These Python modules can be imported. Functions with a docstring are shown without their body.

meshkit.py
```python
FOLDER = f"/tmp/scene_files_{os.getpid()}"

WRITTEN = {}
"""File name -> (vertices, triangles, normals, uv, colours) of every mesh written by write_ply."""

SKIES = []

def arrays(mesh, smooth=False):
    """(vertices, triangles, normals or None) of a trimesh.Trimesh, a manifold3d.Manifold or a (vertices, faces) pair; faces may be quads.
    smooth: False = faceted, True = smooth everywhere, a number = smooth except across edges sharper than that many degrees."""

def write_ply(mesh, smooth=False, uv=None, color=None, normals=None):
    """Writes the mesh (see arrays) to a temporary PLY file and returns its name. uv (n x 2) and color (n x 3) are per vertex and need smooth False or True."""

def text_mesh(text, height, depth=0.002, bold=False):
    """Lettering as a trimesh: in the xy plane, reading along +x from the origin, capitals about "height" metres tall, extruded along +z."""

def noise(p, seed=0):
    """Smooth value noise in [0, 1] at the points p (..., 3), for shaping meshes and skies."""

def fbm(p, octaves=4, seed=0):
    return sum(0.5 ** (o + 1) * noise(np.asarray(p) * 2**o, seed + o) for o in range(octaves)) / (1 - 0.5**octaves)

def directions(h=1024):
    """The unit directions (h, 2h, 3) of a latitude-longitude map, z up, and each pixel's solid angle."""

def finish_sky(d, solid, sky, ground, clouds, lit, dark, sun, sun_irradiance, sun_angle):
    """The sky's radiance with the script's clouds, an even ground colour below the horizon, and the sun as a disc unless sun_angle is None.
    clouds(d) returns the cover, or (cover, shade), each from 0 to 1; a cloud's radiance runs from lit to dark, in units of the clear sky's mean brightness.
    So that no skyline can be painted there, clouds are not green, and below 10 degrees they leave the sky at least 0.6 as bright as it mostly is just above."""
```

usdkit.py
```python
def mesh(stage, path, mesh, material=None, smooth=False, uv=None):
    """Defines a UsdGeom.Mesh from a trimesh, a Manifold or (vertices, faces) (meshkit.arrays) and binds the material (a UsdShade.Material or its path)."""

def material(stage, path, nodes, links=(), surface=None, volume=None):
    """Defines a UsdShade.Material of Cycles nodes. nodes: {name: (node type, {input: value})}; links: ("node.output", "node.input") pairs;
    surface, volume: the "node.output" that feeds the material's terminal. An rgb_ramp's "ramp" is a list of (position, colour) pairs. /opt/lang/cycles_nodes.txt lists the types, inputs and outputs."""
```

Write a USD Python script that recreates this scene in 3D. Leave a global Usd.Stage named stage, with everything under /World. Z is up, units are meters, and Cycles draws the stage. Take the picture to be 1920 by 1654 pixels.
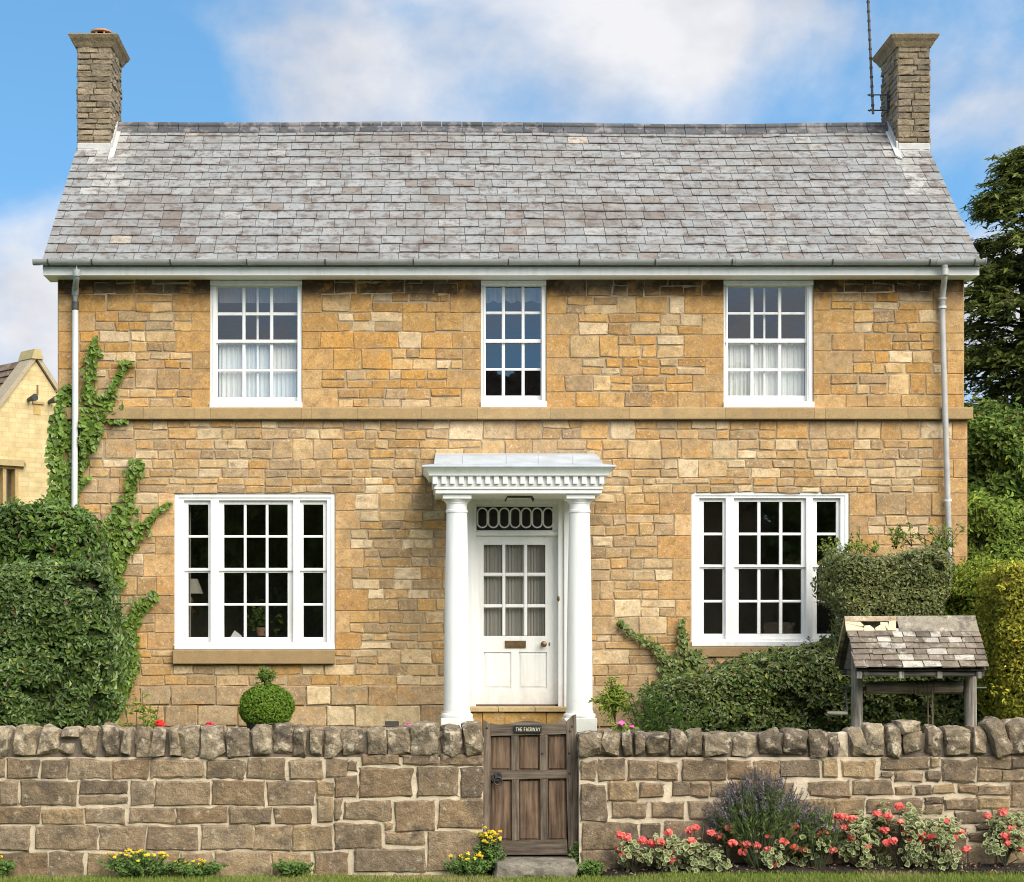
import math, random
import numpy as np, trimesh, usdkit, meshkit
import shapely
from shapely.geometry import Polygon, Point, box as sbox, LineString
from shapely.ops import unary_union
from pxr import Usd, UsdGeom, UsdLux, UsdShade, Gf, Sdf, Vt

stage = Usd.Stage.CreateInMemory()
UsdGeom.SetStageUpAxis(stage, 'Z'); UsdGeom.SetStageMetersPerUnit(stage, 1.0)
UsdGeom.Xform.Define(stage, '/World'); UsdGeom.Scope.Define(stage, '/World/Looks')

# ---------------------------------------------------------------- camera, sky, sun, exposure
CX, CY, CZ = -1.125, -24.0, 2.06          # eye of the photographer
FPX, VX, VY = 3840.0, 780.0, 1205.0       # focal length and vanishing point, photo pixels
EXPOSURE = 2.25
SUN_AZ, SUN_EL = math.radians(146), math.radians(41)      # azimuth: atan2(x, y) of the direction to the sun
SUN_I, SUN_ANGLE, SKY_S = 0.33, 60.0, 0.10

cam = UsdGeom.Camera.Define(stage, '/World/camera')
cam.AddTranslateOp().Set(Gf.Vec3d(CX, CY, CZ)); cam.AddRotateXOp().Set(90.0)
cam.CreateHorizontalApertureAttr(36.0); cam.CreateFocalLengthAttr(36.0 * FPX / 1920)
cam.CreateHorizontalApertureOffsetAttr((960 - VX) / 1920 * 36); cam.CreateVerticalApertureOffsetAttr((VY - 827) / 1920 * 36)
cam.CreateExposureAttr(EXPOSURE); cam.CreateClippingRangeAttr(Gf.Vec2f(0.1, 5000))

def dirpx(px, py):
    v = np.array([(px - VX) / FPX, 1.0, (VY - py) / FPX]); return v / np.linalg.norm(v)

sky_nodes = {
    'tc': ('texture_coordinate', {}),
    'lift': ('mapping', {'mapping_type': 'point', 'location': (0, 0, 0.34), 'scale': (1, 1, 1.0)}),
    'sky': ('sky_texture', {'sky_type': 'single_scattering', 'sun_disc': False, 'sun_elevation': SUN_EL, 'sun_rotation': SUN_AZ, 'air_density': 1.0, 'aerosol_density': 0.12, 'ozone_density': 0.5}),
    'deep': ('hsv', {'hue': 0.486, 'saturation': 1.2, 'value': 0.66, 'fac': 1.0}),
    'map': ('mapping', {'mapping_type': 'point', 'location': (2.3, 0.7, 0.4), 'scale': (1, 1, 1.5)}),
    'n1': ('noise_texture', {'scale': 5.5, 'detail': 9, 'roughness': 0.56, 'distortion': 0.35}),
    'n2': ('noise_texture', {'scale': 11.0, 'detail': 6, 'roughness': 0.55}),
    'cover': ('map_range', {'range_type': 'smoothstep', 'from_min': 0.20, 'from_max': 0.74, 'clamp': True}),
    'tone': ('rgb_ramp', {'ramp': [(0.34, (1.3, 1.36, 1.52)), (0.64, (1.9, 1.91, 1.97))]}),
    'mix': ('mix_color', {'use_clamp': False}),
    'bg': ('background_shader', {'strength': SKY_S}),
}
sky_links = [('tc.generated', 'lift.vector'), ('lift.vector', 'sky.vector'), ('tc.generated', 'map.vector'), ('map.vector', 'n1.vector'), ('map.vector', 'n2.vector'),
             ('n2.fac', 'tone.fac'), ('cover.result', 'mix.fac'), ('sky.color', 'deep.color'), ('deep.color', 'mix.a'), ('tone.color', 'mix.b'), ('mix.result', 'bg.color')]
# the banks of cloud that stand behind the house: (direction, radius, weight)
sky_nodes['amp'] = ('math', {'math_type': 'multiply_add', 'value2': 1.7, 'value3': -0.35}); sky_links.append(('n1.fac', 'amp.value1'))
sky_nodes['amp2'] = ('math', {'math_type': 'multiply_add', 'value2': 0.45}); sky_nodes['off2'] = ('math', {'math_type': 'add', 'value2': -0.225}); sky_links += [('n2.fac', 'amp2.value1'), ('amp.value', 'off2.value1'), ('off2.value', 'amp2.value3')]
last = 'amp2.value'
for i, (px, py, r, wgt) in enumerate([(800, 80, 0.12, 0.16), (620, 20, 0.09, 0.10), (1080, 90, 0.09, 0.14), (1320, 90, 0.07, 0.16), (1560, 50, 0.06, 0.14), (430, 60, 0.06, 0.08), (30, 560, 0.075, 0.34), (1860, 190, 0.07, 0.22), (1760, 250, 0.06, 0.10),
                                       (60, 120, 0.12, -0.44), (330, 190, 0.075, -0.34), (1480, 210, 0.05, -0.22), (1250, 215, 0.04, -0.16), (1850, 10, 0.05, -0.22), (1790, 380, 0.06, -0.40)]):
    d = dirpx(px, py)
    sky_nodes[f'd{i}'] = ('vector_math', {'math_type': 'distance', 'vector2': tuple(d)})
    sky_nodes[f'b{i}'] = ('map_range', {'range_type': 'smoothstep', 'from_min': 0.0, 'from_max': r, 'to_min': wgt, 'to_max': 0.0, 'clamp': True})
    sky_nodes[f'a{i}'] = ('math', {'math_type': 'add'})
    sky_links += [('tc.generated', f'd{i}.vector1'), (f'd{i}.value', f'b{i}.value'), (f'b{i}.result', f'a{i}.value1'), (last, f'a{i}.value2')]
    last = f'a{i}.value'
sky_links.append((last, 'cover.value'))
skym = usdkit.material(stage, '/World/Looks/sky', sky_nodes, sky_links, surface='bg.background')
dome = UsdLux.DomeLight.Define(stage, '/World/sky')
UsdShade.MaterialBindingAPI.Apply(dome.GetPrim()).Bind(skym)
sun = UsdLux.DistantLight.Define(stage, '/World/sun')
sun.CreateNormalizeAttr(True); sun.CreateIntensityAttr(SUN_I); sun.CreateAngleAttr(SUN_ANGLE); sun.CreateColorAttr(Gf.Vec3f(1.0, 0.93, 0.80))
sd = np.array([math.sin(SUN_AZ) * math.cos(SUN_EL), math.cos(SUN_AZ) * math.cos(SUN_EL), math.sin(SUN_EL)])
zx = np.cross([0, 0, 1], sd); zx /= np.linalg.norm(zx); zy = np.cross(sd, zx)
sun.AddTransformOp().Set(Gf.Matrix4d(*[float(x) for r in ([*zx, 0], [*zy, 0], [*sd, 0], [0, 0, 0, 1]) for x in r]))

# ---------------------------------------------------------------- materials
MAT = {}
def material(name, nodes, links, surface='p.BSDF'):
    MAT[name] = usdkit.material(stage, '/World/Looks/' + name, nodes, links, surface=surface); return MAT[name]

def plain(name, col, rough=0.5, var=0.12, scale=6.0, bump=0.0, bscale=40.0, spec=0.5, metallic=0.0, bdist=0.01):
    lo, hi = tuple(c * (1 - var) for c in col), tuple(min(1, c * (1 + var)) for c in col)
    n = {'g': ('geometry', {}), 'n': ('noise_texture', {'scale': scale, 'detail': 6, 'roughness': 0.6}), 'r': ('rgb_ramp', {'ramp': [(0.3, lo), (0.7, hi)]}),
         'p': ('principled_bsdf', {'roughness': rough, 'specular_ior_level': spec, 'metallic': metallic})}
    l = [('g.position', 'n.vector'), ('n.fac', 'r.fac'), ('r.color', 'p.base_color')]
    if bump:
        n['bn'] = ('noise_texture', {'scale': bscale, 'detail': 6, 'roughness': 0.65}); n['b'] = ('bump', {'strength': bump, 'distance': bdist})
        l += [('g.position', 'bn.vector'), ('bn.fac', 'b.height'), ('b.normal', 'p.normal')]
    return material(name, n, l)

def stone(name, bump=0.7, bdist=0.012, bscale=22.0, blotch=(0.62, 1.25), fleck=None, dark_bands=(), lichen=None, rough=0.92, fine=1.0, tool=0.0, zdark=None):
    """Stone whose own colour is the mesh's tint; noise gives grain, pale flecks, dark bands by height and lichen."""
    n = {'g': ('geometry', {}), 't': ('attribute', {'attribute': 'tint'}),
         'n': ('noise_texture', {'scale': 9.0, 'detail': 9, 'roughness': 0.72, 'distortion': 0.4}), 'm': ('map_range', {'from_min': 0.25, 'from_max': 0.75, 'to_min': blotch[0], 'to_max': blotch[1], 'clamp': True}),
         'v': ('mix_color', {'blend_type': 'multiply', 'fac': 1.0, 'use_clamp': False}),
         'fn': ('noise_texture', {'scale': 95.0, 'detail': 4, 'roughness': 0.7}), 'fm': ('map_range', {'from_min': 0.3, 'from_max': 0.7, 'to_min': 1 - 0.28 * fine, 'to_max': 1 + 0.25 * fine, 'clamp': True}),
         'v2': ('mix_color', {'blend_type': 'multiply', 'fac': 1.0, 'use_clamp': False}),
         'bn': ('noise_texture', {'scale': bscale, 'detail': 9, 'roughness': 0.68, 'distortion': 0.3}), 'b': ('bump', {'strength': bump, 'distance': bdist}),
         'p': ('principled_bsdf', {'roughness': rough, 'specular_ior_level': 0.25})}
    l = [('g.position', 'n.vector'), ('n.fac', 'm.value'), ('t.color', 'v.a'), ('m.result', 'v.b'), ('g.position', 'fn.vector'), ('fn.fac', 'fm.value'), ('v.result', 'v2.a'), ('fm.result', 'v2.b'),
         ('g.position', 'bn.vector'), ('bn.fac', 'b.height'), ('b.normal', 'p.normal')]
    last = 'v2.result'
    def over(tag, col, fac):
        nonlocal last
        n['o' + tag] = ('mix_color', {'b': col}); l.extend([(last, f'o{tag}.a'), (fac, f'o{tag}.fac')]); last = f'o{tag}.result'
    if fleck:
        n['k'] = ('noise_texture', {'scale': 30.0, 'detail': 5, 'roughness': 0.75, 'distortion': 0.8}); n['kr'] = ('map_range', {'from_min': fleck[1], 'from_max': fleck[1] + 0.08, 'to_max': fleck[2], 'clamp': True})
        l.extend([('g.position', 'k.vector'), ('k.fac', 'kr.value')]); over('k', fleck[0], 'kr.result')
    for i, (col, z0, z1, amt, *zmax) in enumerate(dark_bands):     # dark tone that deepens in a band from height z0 (none) to z1 (full)
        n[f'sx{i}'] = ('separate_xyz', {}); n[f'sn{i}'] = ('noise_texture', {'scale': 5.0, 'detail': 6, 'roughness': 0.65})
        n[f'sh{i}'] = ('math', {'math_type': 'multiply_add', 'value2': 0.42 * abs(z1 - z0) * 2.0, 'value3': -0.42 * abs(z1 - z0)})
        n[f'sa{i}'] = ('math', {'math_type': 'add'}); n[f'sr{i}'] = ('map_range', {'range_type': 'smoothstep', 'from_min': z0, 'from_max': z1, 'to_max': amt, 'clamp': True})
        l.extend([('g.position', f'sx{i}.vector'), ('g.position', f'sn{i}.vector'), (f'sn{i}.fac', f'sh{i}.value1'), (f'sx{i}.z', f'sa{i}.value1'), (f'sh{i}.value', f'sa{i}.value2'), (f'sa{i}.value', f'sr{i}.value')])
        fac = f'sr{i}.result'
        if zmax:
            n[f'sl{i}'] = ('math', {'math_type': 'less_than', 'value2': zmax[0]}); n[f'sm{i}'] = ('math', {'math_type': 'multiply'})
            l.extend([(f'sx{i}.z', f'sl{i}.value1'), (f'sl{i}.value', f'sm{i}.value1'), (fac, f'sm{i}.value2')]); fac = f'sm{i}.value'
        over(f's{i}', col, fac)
    for i, (col, scale, th, amt) in enumerate(lichen or ()):
        n[f'ln{i}'] = ('noise_texture', {'scale': scale, 'detail': 7, 'roughness': 0.7}); n[f'lr{i}'] = ('map_range', {'from_min': th - 0.045, 'from_max': th + 0.05, 'to_max': amt, 'clamp': True})
        n[f'lo{i}'] = ('mapping', {'location': (3.1 * i + 1.7, 5.3 * i, 2.2)})
        l.extend([('g.position', f'lo{i}.vector'), (f'lo{i}.vector', f'ln{i}.vector'), (f'ln{i}.fac', f'lr{i}.value')]); over(f'l{i}', col, f'lr{i}.result')
    l.append((last, 'p.base_color'))
    return material(name, n, l)

SOOT_AND_SHADE = (0.030, 0.018, 0.011)  # eave band: soot stain with the eave shadow painted into the colour
stone('house_stone', bump=0.8, bdist=0.012, bscale=20, blotch=(0.60, 1.32), fleck=((0.66, 0.53, 0.35), 0.55, 0.6), dark_bands=[(SOOT_AND_SHADE, 6.00, 6.21, 0.92), ((0.07, 0.045, 0.028), 4.55, 4.66, 0.6, 4.70)], lichen=[((0.50, 0.25, 0.055), 5.0, 0.57, 0.40), ((0.27, 0.20, 0.125), 1.6, 0.57, 0.38), ((0.17, 0.115, 0.065), 12.0, 0.60, 0.5)])  # second band: darker towards the underside of the string course
stone('dressed_stone', bump=0.35, bdist=0.006, bscale=30, blotch=(0.80, 1.12), dark_bands=[(SOOT_AND_SHADE, 6.00, 6.21, 0.9)], lichen=[((0.22, 0.16, 0.11), 3.0, 0.60, 0.45)])
stone('garden_stone', bump=1.0, bdist=0.03, bscale=16, blotch=(0.45, 1.4), fine=1.3, lichen=[((0.10, 0.08, 0.06), 1.3, 0.57, 0.45), ((0.36, 0.25, 0.13), 3.0, 0.60, 0.4), ((0.55, 0.48, 0.37), 16, 0.62, 0.55), ((0.42, 0.20, 0.05), 6, 0.70, 0.65), ((0.07, 0.06, 0.05), 4.5, 0.58, 0.55)])
stone('coping_stone', bump=1.0, bdist=0.045, bscale=13, blotch=(0.42, 1.45), fine=1.4, lichen=[((0.06, 0.05, 0.04), 5, 0.54, 0.6), ((0.62, 0.53, 0.40), 10, 0.57, 0.7), ((0.45, 0.24, 0.05), 9, 0.67, 0.6)])
stone('slate', bump=0.35, bdist=0.005, bscale=28, blotch=(0.85, 1.12), rough=0.75, fine=0.5, lichen=[((0.16, 0.125, 0.105), 0.9, 0.56, 0.5), ((0.20, 0.17, 0.145), 3.2, 0.545, 0.45), ((0.13, 0.10, 0.085), 7.5, 0.55, 0.75), ((0.08, 0.065, 0.06), 15, 0.60, 0.65), ((0.46, 0.42, 0.36), 20, 0.66, 0.5)])
stone('ridge_tile', bump=0.3, bdist=0.006, rough=0.6, fine=0.5, lichen=[((0.30, 0.27, 0.26), 5, 0.55, 0.55), ((0.40, 0.17, 0.03), 2.6, 0.70, 0.8)])
stone('chimney_stone', bump=1.0, bdist=0.03, bscale=18, blotch=(0.55, 1.3), fine=1.4, lichen=[((0.50, 0.20, 0.03), 3.2, 0.70, 0.8), ((0.6, 0.56, 0.48), 30, 0.68, 0.6)])
stone('well_tile', bump=0.8, bdist=0.012, blotch=(0.5, 1.3), fine=1.2, lichen=[((0.55, 0.50, 0.43), 9, 0.62, 0.75), ((0.06, 0.05, 0.045), 6, 0.57, 0.6)])
stone('far_stone', bump=0.4, bdist=0.006, bscale=30, blotch=(0.8, 1.15))
stone('step_stone', bump=0.7, bdist=0.012, lichen=[((0.06, 0.055, 0.045), 4, 0.55, 0.5)])
plain('house_mortar', (0.37, 0.285, 0.18), 0.95, 0.22, 5, 0.6, 60)
plain('garden_mortar', (0.55, 0.46, 0.34), 0.95, 0.3, 6, 0.8, 45)
plain('chimney_mortar', (0.17, 0.13, 0.095), 0.95, 0.3, 9, 0.8, 45)
plain('coping_mortar', (0.20, 0.165, 0.13), 0.95, 0.3, 5, 0.8, 40, bdist=0.02)
def weathered_white(name, z_foot):
    """White paint with rain streaks and splash dirt rising from the foot."""
    n = {'g': ('geometry', {}), 'm': ('mapping', {'scale': (14, 14, 1.1)}), 'n': ('noise_texture', {'scale': 1.0, 'detail': 5, 'roughness': 0.6}), 'r': ('rgb_ramp', {'ramp': [(0.32, (0.73, 0.72, 0.695)), (0.48, (0.805, 0.80, 0.785)), (0.7, (0.82, 0.82, 0.81))]}),
         'x': ('separate_xyz', {}), 'd': ('noise_texture', {'scale': 9, 'detail': 6, 'roughness': 0.7}), 'a': ('math', {'math_type': 'multiply_add', 'value2': 0.9, 'value3': -0.45}), 's': ('math', {'math_type': 'add'}),
         'k': ('map_range', {'from_min': z_foot, 'from_max': z_foot + 0.32, 'to_min': 0.30, 'to_max': 0.0, 'clamp': True}), 'o': ('mix_color', {'b': (0.42, 0.37, 0.28)}),
         'bn': ('noise_texture', {'scale': 22, 'detail': 5}), 'b': ('bump', {'strength': 0.15, 'distance': 0.006}), 'p': ('principled_bsdf', {'roughness': 0.5, 'specular_ior_level': 0.4})}
    material(name, n, [('g.position', 'm.vector'), ('m.vector', 'n.vector'), ('n.fac', 'r.fac'), ('g.position', 'x.vector'), ('g.position', 'd.vector'), ('d.fac', 'a.value1'), ('x.z', 's.value1'), ('a.value', 's.value2'), ('s.value', 'k.value'),
                       ('r.color', 'o.a'), ('k.result', 'o.fac'), ('o.result', 'p.base_color'), ('g.position', 'bn.vector'), ('bn.fac', 'b.height'), ('b.normal', 'p.normal')])
weathered_white('white_column', 1.12)
weathered_white('white_paint', 1.30)
plain('gutter_grey', (0.30, 0.315, 0.31), 0.45, 0.15, 8, 0.1, 30)
plain('pipe_white', (0.62, 0.63, 0.63), 0.4, 0.08, 5)
plain('pipe_grey', (0.40, 0.39, 0.37), 0.5, 0.15, 5)
plain('iron', (0.03, 0.03, 0.03), 0.5, 0.3, 20, 0.3, 60, spec=0.5)
plain('dark_iron', (0.06, 0.058, 0.055), 0.55, 0.3, 20)
plain('brass', (0.20, 0.13, 0.065), 0.38, 0.25, 30, metallic=0.7)
plain('lead', (0.42, 0.46, 0.50), 0.5, 0.18, 3.5, 0.25, 18)
plain('lime_flashing', (0.46, 0.455, 0.44), 0.8, 0.15, 8, 0.5, 30)
plain('terracotta', (0.42, 0.24, 0.14), 0.8, 0.2, 12)
plain('room_wall', (0.30, 0.26, 0.21), 0.9, 0.05)
plain('room_floor', (0.12, 0.08, 0.05), 0.7, 0.2)
plain('soil', (0.035, 0.024, 0.017), 0.95, 0.4, 14, 1.0, 40, bdist=0.03)
plain('garden_soil', (0.07, 0.055, 0.035), 0.95, 0.4, 4, 0.8, 20)
plain('asphalt', (0.05, 0.05, 0.052), 0.9, 0.2, 6, 0.5, 80)
plain('turf', (0.10, 0.13, 0.035), 0.95, 0.4, 7, 1.0, 60, bdist=0.02)
plain('field', (0.08, 0.11, 0.035), 0.95, 0.3, 0.3)
plain('bark', (0.09, 0.065, 0.045), 0.95, 0.35, 10, 1.0, 20, bdist=0.03)
plain('twig', (0.035, 0.035, 0.018), 0.95, 0.4, 9, 0.8, 30)
plain('rope', (0.16, 0.12, 0.08), 0.9, 0.3, 40)
plain('plate_black', (0.018, 0.020, 0.018), 0.4, 0.1)
plain('cream_letter', (0.72, 0.68, 0.52), 0.5, 0.05)
plain('lamp_shade', (0.60, 0.55, 0.45), 0.7, 0.05)
plain('opposite_wall', (0.26, 0.19, 0.11), 0.95, 0.3, 2.0)
plain('opposite_roof', (0.13, 0.09, 0.065), 0.95, 0.5, 3.0, 1, 6)
plain('plastic_white', (0.72, 0.72, 0.7), 0.5, 0.03)

def wood(name, a, b, vertical=True, rough=0.85):
    sc = (38, 38, 2.6) if vertical else (2.6, 38, 38)
    n = {'g': ('geometry', {}), 't': ('attribute', {'attribute': 'tint'}), 'm': ('mapping', {'scale': sc}), 'n': ('noise_texture', {'scale': 1.0, 'detail': 6, 'roughness': 0.6, 'distortion': 0.25}),
         'r': ('rgb_ramp', {'ramp': [(0.30, a), (0.52, tuple((x + y) / 2 for x, y in zip(a, b))), (0.72, b)]}), 'n2': ('noise_texture', {'scale': 5, 'detail': 5}),
         'mr': ('map_range', {'from_min': 0.3, 'from_max': 0.7, 'to_min': 0.7, 'to_max': 1.25, 'clamp': True}), 'v': ('mix_color', {'blend_type': 'multiply', 'fac': 1.0, 'use_clamp': False}),
         'v2': ('mix_color', {'blend_type': 'multiply', 'fac': 1.0, 'use_clamp': False}),
         'b': ('bump', {'strength': 0.7, 'distance': 0.006}), 'p': ('principled_bsdf', {'roughness': rough, 'specular_ior_level': 0.3})}
    material(name, n, [('g.position', 'm.vector'), ('m.vector', 'n.vector'), ('n.fac', 'r.fac'), ('g.position', 'n2.vector'), ('n2.fac', 'mr.value'), ('r.color', 'v.a'), ('mr.result', 'v.b'),
                       ('v.result', 'v2.a'), ('t.color', 'v2.b'), ('v2.result', 'p.base_color'), ('n.fac', 'b.height'), ('b.normal', 'p.normal')])
wood('oak_vertical', (0.042, 0.031, 0.023), (0.20, 0.157, 0.12))
wood('grey_wood_vertical', (0.075, 0.065, 0.055), (0.30, 0.27, 0.24)); wood('grey_wood_horizontal', (0.075, 0.065, 0.055), (0.30, 0.27, 0.24), False)
wood('oak_horizontal', (0.042, 0.031, 0.023), (0.20, 0.157, 0.12), False)

material('leaf', {'t': ('attribute', {'attribute': 'tint'}), 'p': ('principled_bsdf', {'roughness': 0.42, 'specular_ior_level': 0.45}), 'tr': ('translucent_bsdf', {}), 'mx': ('mix_closure', {'fac': 0.28})},
         [('t.color', 'p.base_color'), ('t.color', 'tr.color'), ('p.BSDF', 'mx.closure1'), ('tr.BSDF', 'mx.closure2')], surface='mx.closure')
material('leaf_matt', {'t': ('attribute', {'attribute': 'tint'}), 'p': ('principled_bsdf', {'roughness': 0.75, 'specular_ior_level': 0.2}), 'tr': ('translucent_bsdf', {}), 'mx': ('mix_closure', {'fac': 0.25})},
         [('t.color', 'p.base_color'), ('t.color', 'tr.color'), ('p.BSDF', 'mx.closure1'), ('tr.BSDF', 'mx.closure2')], surface='mx.closure')
material('glass', {'g': ('geometry', {}), 'n': ('noise_texture', {'scale': 4.5, 'detail': 2}), 'b': ('bump', {'strength': 0.035, 'distance': 0.02}),
                   'lw': ('layer_weight', {'blend': 0.5}), 'pw': ('math', {'math_type': 'power', 'value2': 5.0}), 'f': ('math', {'math_type': 'multiply_add', 'value2': 0.88, 'value3': 0.12}),
                   'tp': ('transparent_bsdf', {'color': (0.93, 0.95, 0.94)}), 'gl': ('glossy_bsdf', {'color': (1, 1, 1), 'roughness': 0.0}), 'mx': ('mix_closure', {})},
         [('g.position', 'n.vector'), ('n.fac', 'b.height'), ('b.normal', 'gl.normal'), ('lw.facing', 'pw.value1'), ('pw.value', 'f.value1'), ('f.value', 'mx.fac'), ('tp.BSDF', 'mx.closure1'), ('gl.BSDF', 'mx.closure2')], surface='mx.closure')
def cloth(name, col, trans):
    material(name, {'d': ('diffuse_bsdf', {'color': col}), 'tr': ('translucent_bsdf', {'color': col}), 'tp': ('transparent_bsdf', {}), 'm1': ('mix_closure', {'fac': 0.22}), 'm2': ('mix_closure', {'fac': trans})},
             [('d.BSDF', 'm1.closure1'), ('tr.BSDF', 'm1.closure2'), ('m1.closure', 'm2.closure1'), ('tp.BSDF', 'm2.closure2')], surface='m2.closure')
cloth('net_curtain', (0.86, 0.86, 0.84), 0.05)
cloth('sheer_curtain', (0.55, 0.55, 0.56), 0.35)
cloth('door_curtain', (0.52, 0.48, 0.44), 0.05)
material('far_wall', {'g': ('geometry', {}), 'tc': ('texture_coordinate', {}), 'bk': ('brick_texture', {'scale': 1.0, 'color1': (0.66, 0.52, 0.28), 'color2': (0.58, 0.44, 0.22), 'mortar': (0.52, 0.40, 0.22), 'mortar_size': 0.006, 'mortar_smooth': 0.3, 'brick_width': 0.20, 'row_height': 0.085, 'bias': 0.0}),
                      'm': ('mapping', {'rotation': (math.radians(90), 0, 0)}), 'n': ('noise_texture', {'scale': 6, 'detail': 6}), 'mr': ('map_range', {'from_min': 0.3, 'from_max': 0.7, 'to_min': 0.85, 'to_max': 1.12, 'clamp': True}),
                      'v': ('mix_color', {'blend_type': 'multiply', 'fac': 1.0, 'use_clamp': False}), 'b': ('bump', {'strength': 0.4, 'distance': 0.01}), 'p': ('principled_bsdf', {'roughness': 0.9, 'specular_ior_level': 0.2})},
         [('tc.object', 'm.vector'), ('m.vector', 'bk.vector'), ('g.position', 'n.vector'), ('n.fac', 'mr.value'), ('bk.color', 'v.a'), ('mr.result', 'v.b'), ('v.result', 'p.base_color'), ('n.fac', 'b.height'), ('b.normal', 'p.normal')])

# ---------------------------------------------------------------- helpers
COUNT = {}
def numbered(parent, name):
    k = COUNT.get((parent, name), 0); COUNT[(parent, name)] = k + 1
    return name if k == 0 else f'{name}_{k:03d}'

def data(prim, label=None, category=None, group=None, kind=None):
    for k, v in (('label', label), ('category', category), ('group', group), ('kind', kind)):
        if v: prim.SetCustomDataByKey(k, v)

class Node:
    """A thing (Xform at its base) or a part; children are put under it in world coordinates."""
    def __init__(self, path, origin): self.path, self.o = path, np.asarray(origin, float)

def thing(name, label, category, origin=(0, 0, 0), group=None, kind=None):
    path = '/World/' + numbered('/World', name)
    x = UsdGeom.Xform.Define(stage, path); x.AddTranslateOp().Set(Gf.Vec3d(*map(float, origin)))
    data(x.GetPrim(), label, category, group, kind); return Node(path, origin)

def node(parent, name, label=None):
    path = parent.path + '/' + numbered(parent.path, name)
    x = UsdGeom.Xform.Define(stage, path); data(x.GetPrim(), label); return Node(path, parent.o)

def arr(mesh):
    if isinstance(mesh, MB): return mesh.get()
    if isinstance(mesh, trimesh.Trimesh): return np.asarray(mesh.vertices), np.asarray(mesh.faces), None
    return (*mesh, None) if len(mesh) == 2 else mesh

def part(parent, name, mesh, mat, smooth=False, tint=None, label=None, category=None, group=None, kind=None):
    """One Mesh prim: under a Node, or top-level when parent is None."""
    V, F, T = arr(mesh)
    o = parent.o if parent is not None else np.zeros(3)
    base = parent.path if parent is not None else '/World'
    path = base + '/' + numbered(base, name)
    V = np.asarray(V, float) - o; F = np.asarray(F, int)
    if tint is not None: T = np.tile(np.asarray(tint, float), (len(V), 1))
    if smooth is True or smooth is False:
        v, f, n = meshkit.arrays((V, F), smooth) if smooth else (V, F, None)
    else:
        tm = trimesh.Trimesh(V, F, process=False)
        v, f, n = meshkit.arrays(tm, smooth)
        if T is not None: T = np.tile(T[0], (len(v), 1)) if len(T) != len(v) else T
    m = UsdGeom.Mesh.Define(stage, path)
    m.CreatePointsAttr(Vt.Vec3fArray.FromNumpy(np.ascontiguousarray(v, np.float32)))
    m.CreateFaceVertexCountsAttr(Vt.IntArray.FromNumpy(np.full(len(f), 3, np.int32)))
    m.CreateFaceVertexIndicesAttr(Vt.IntArray.FromNumpy(np.ascontiguousarray(f, np.int32).ravel()))
    m.CreateSubdivisionSchemeAttr('none')
    if n is not None:
        m.CreateNormalsAttr(Vt.Vec3fArray.FromNumpy(np.ascontiguousarray(n, np.float32))); m.SetNormalsInterpolation('vertex')
    if T is not None:
        UsdGeom.PrimvarsAPI(m).CreatePrimvar('tint', Sdf.ValueTypeNames.Color3fArray, 'vertex').Set(Vt.Vec3fArray.FromNumpy(np.ascontiguousarray(T, np.float32)))
    UsdShade.MaterialBindingAPI.Apply(m.GetPrim()).Bind(MAT[mat])
    data(m.GetPrim(), label, category, group, kind)
    return Node(path, o)

def setting(name, mesh, mat, kind='structure', label=None, category=None, **kw):
    return part(None, name, mesh, mat, kind=kind, label=label, category=category, **kw)

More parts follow.
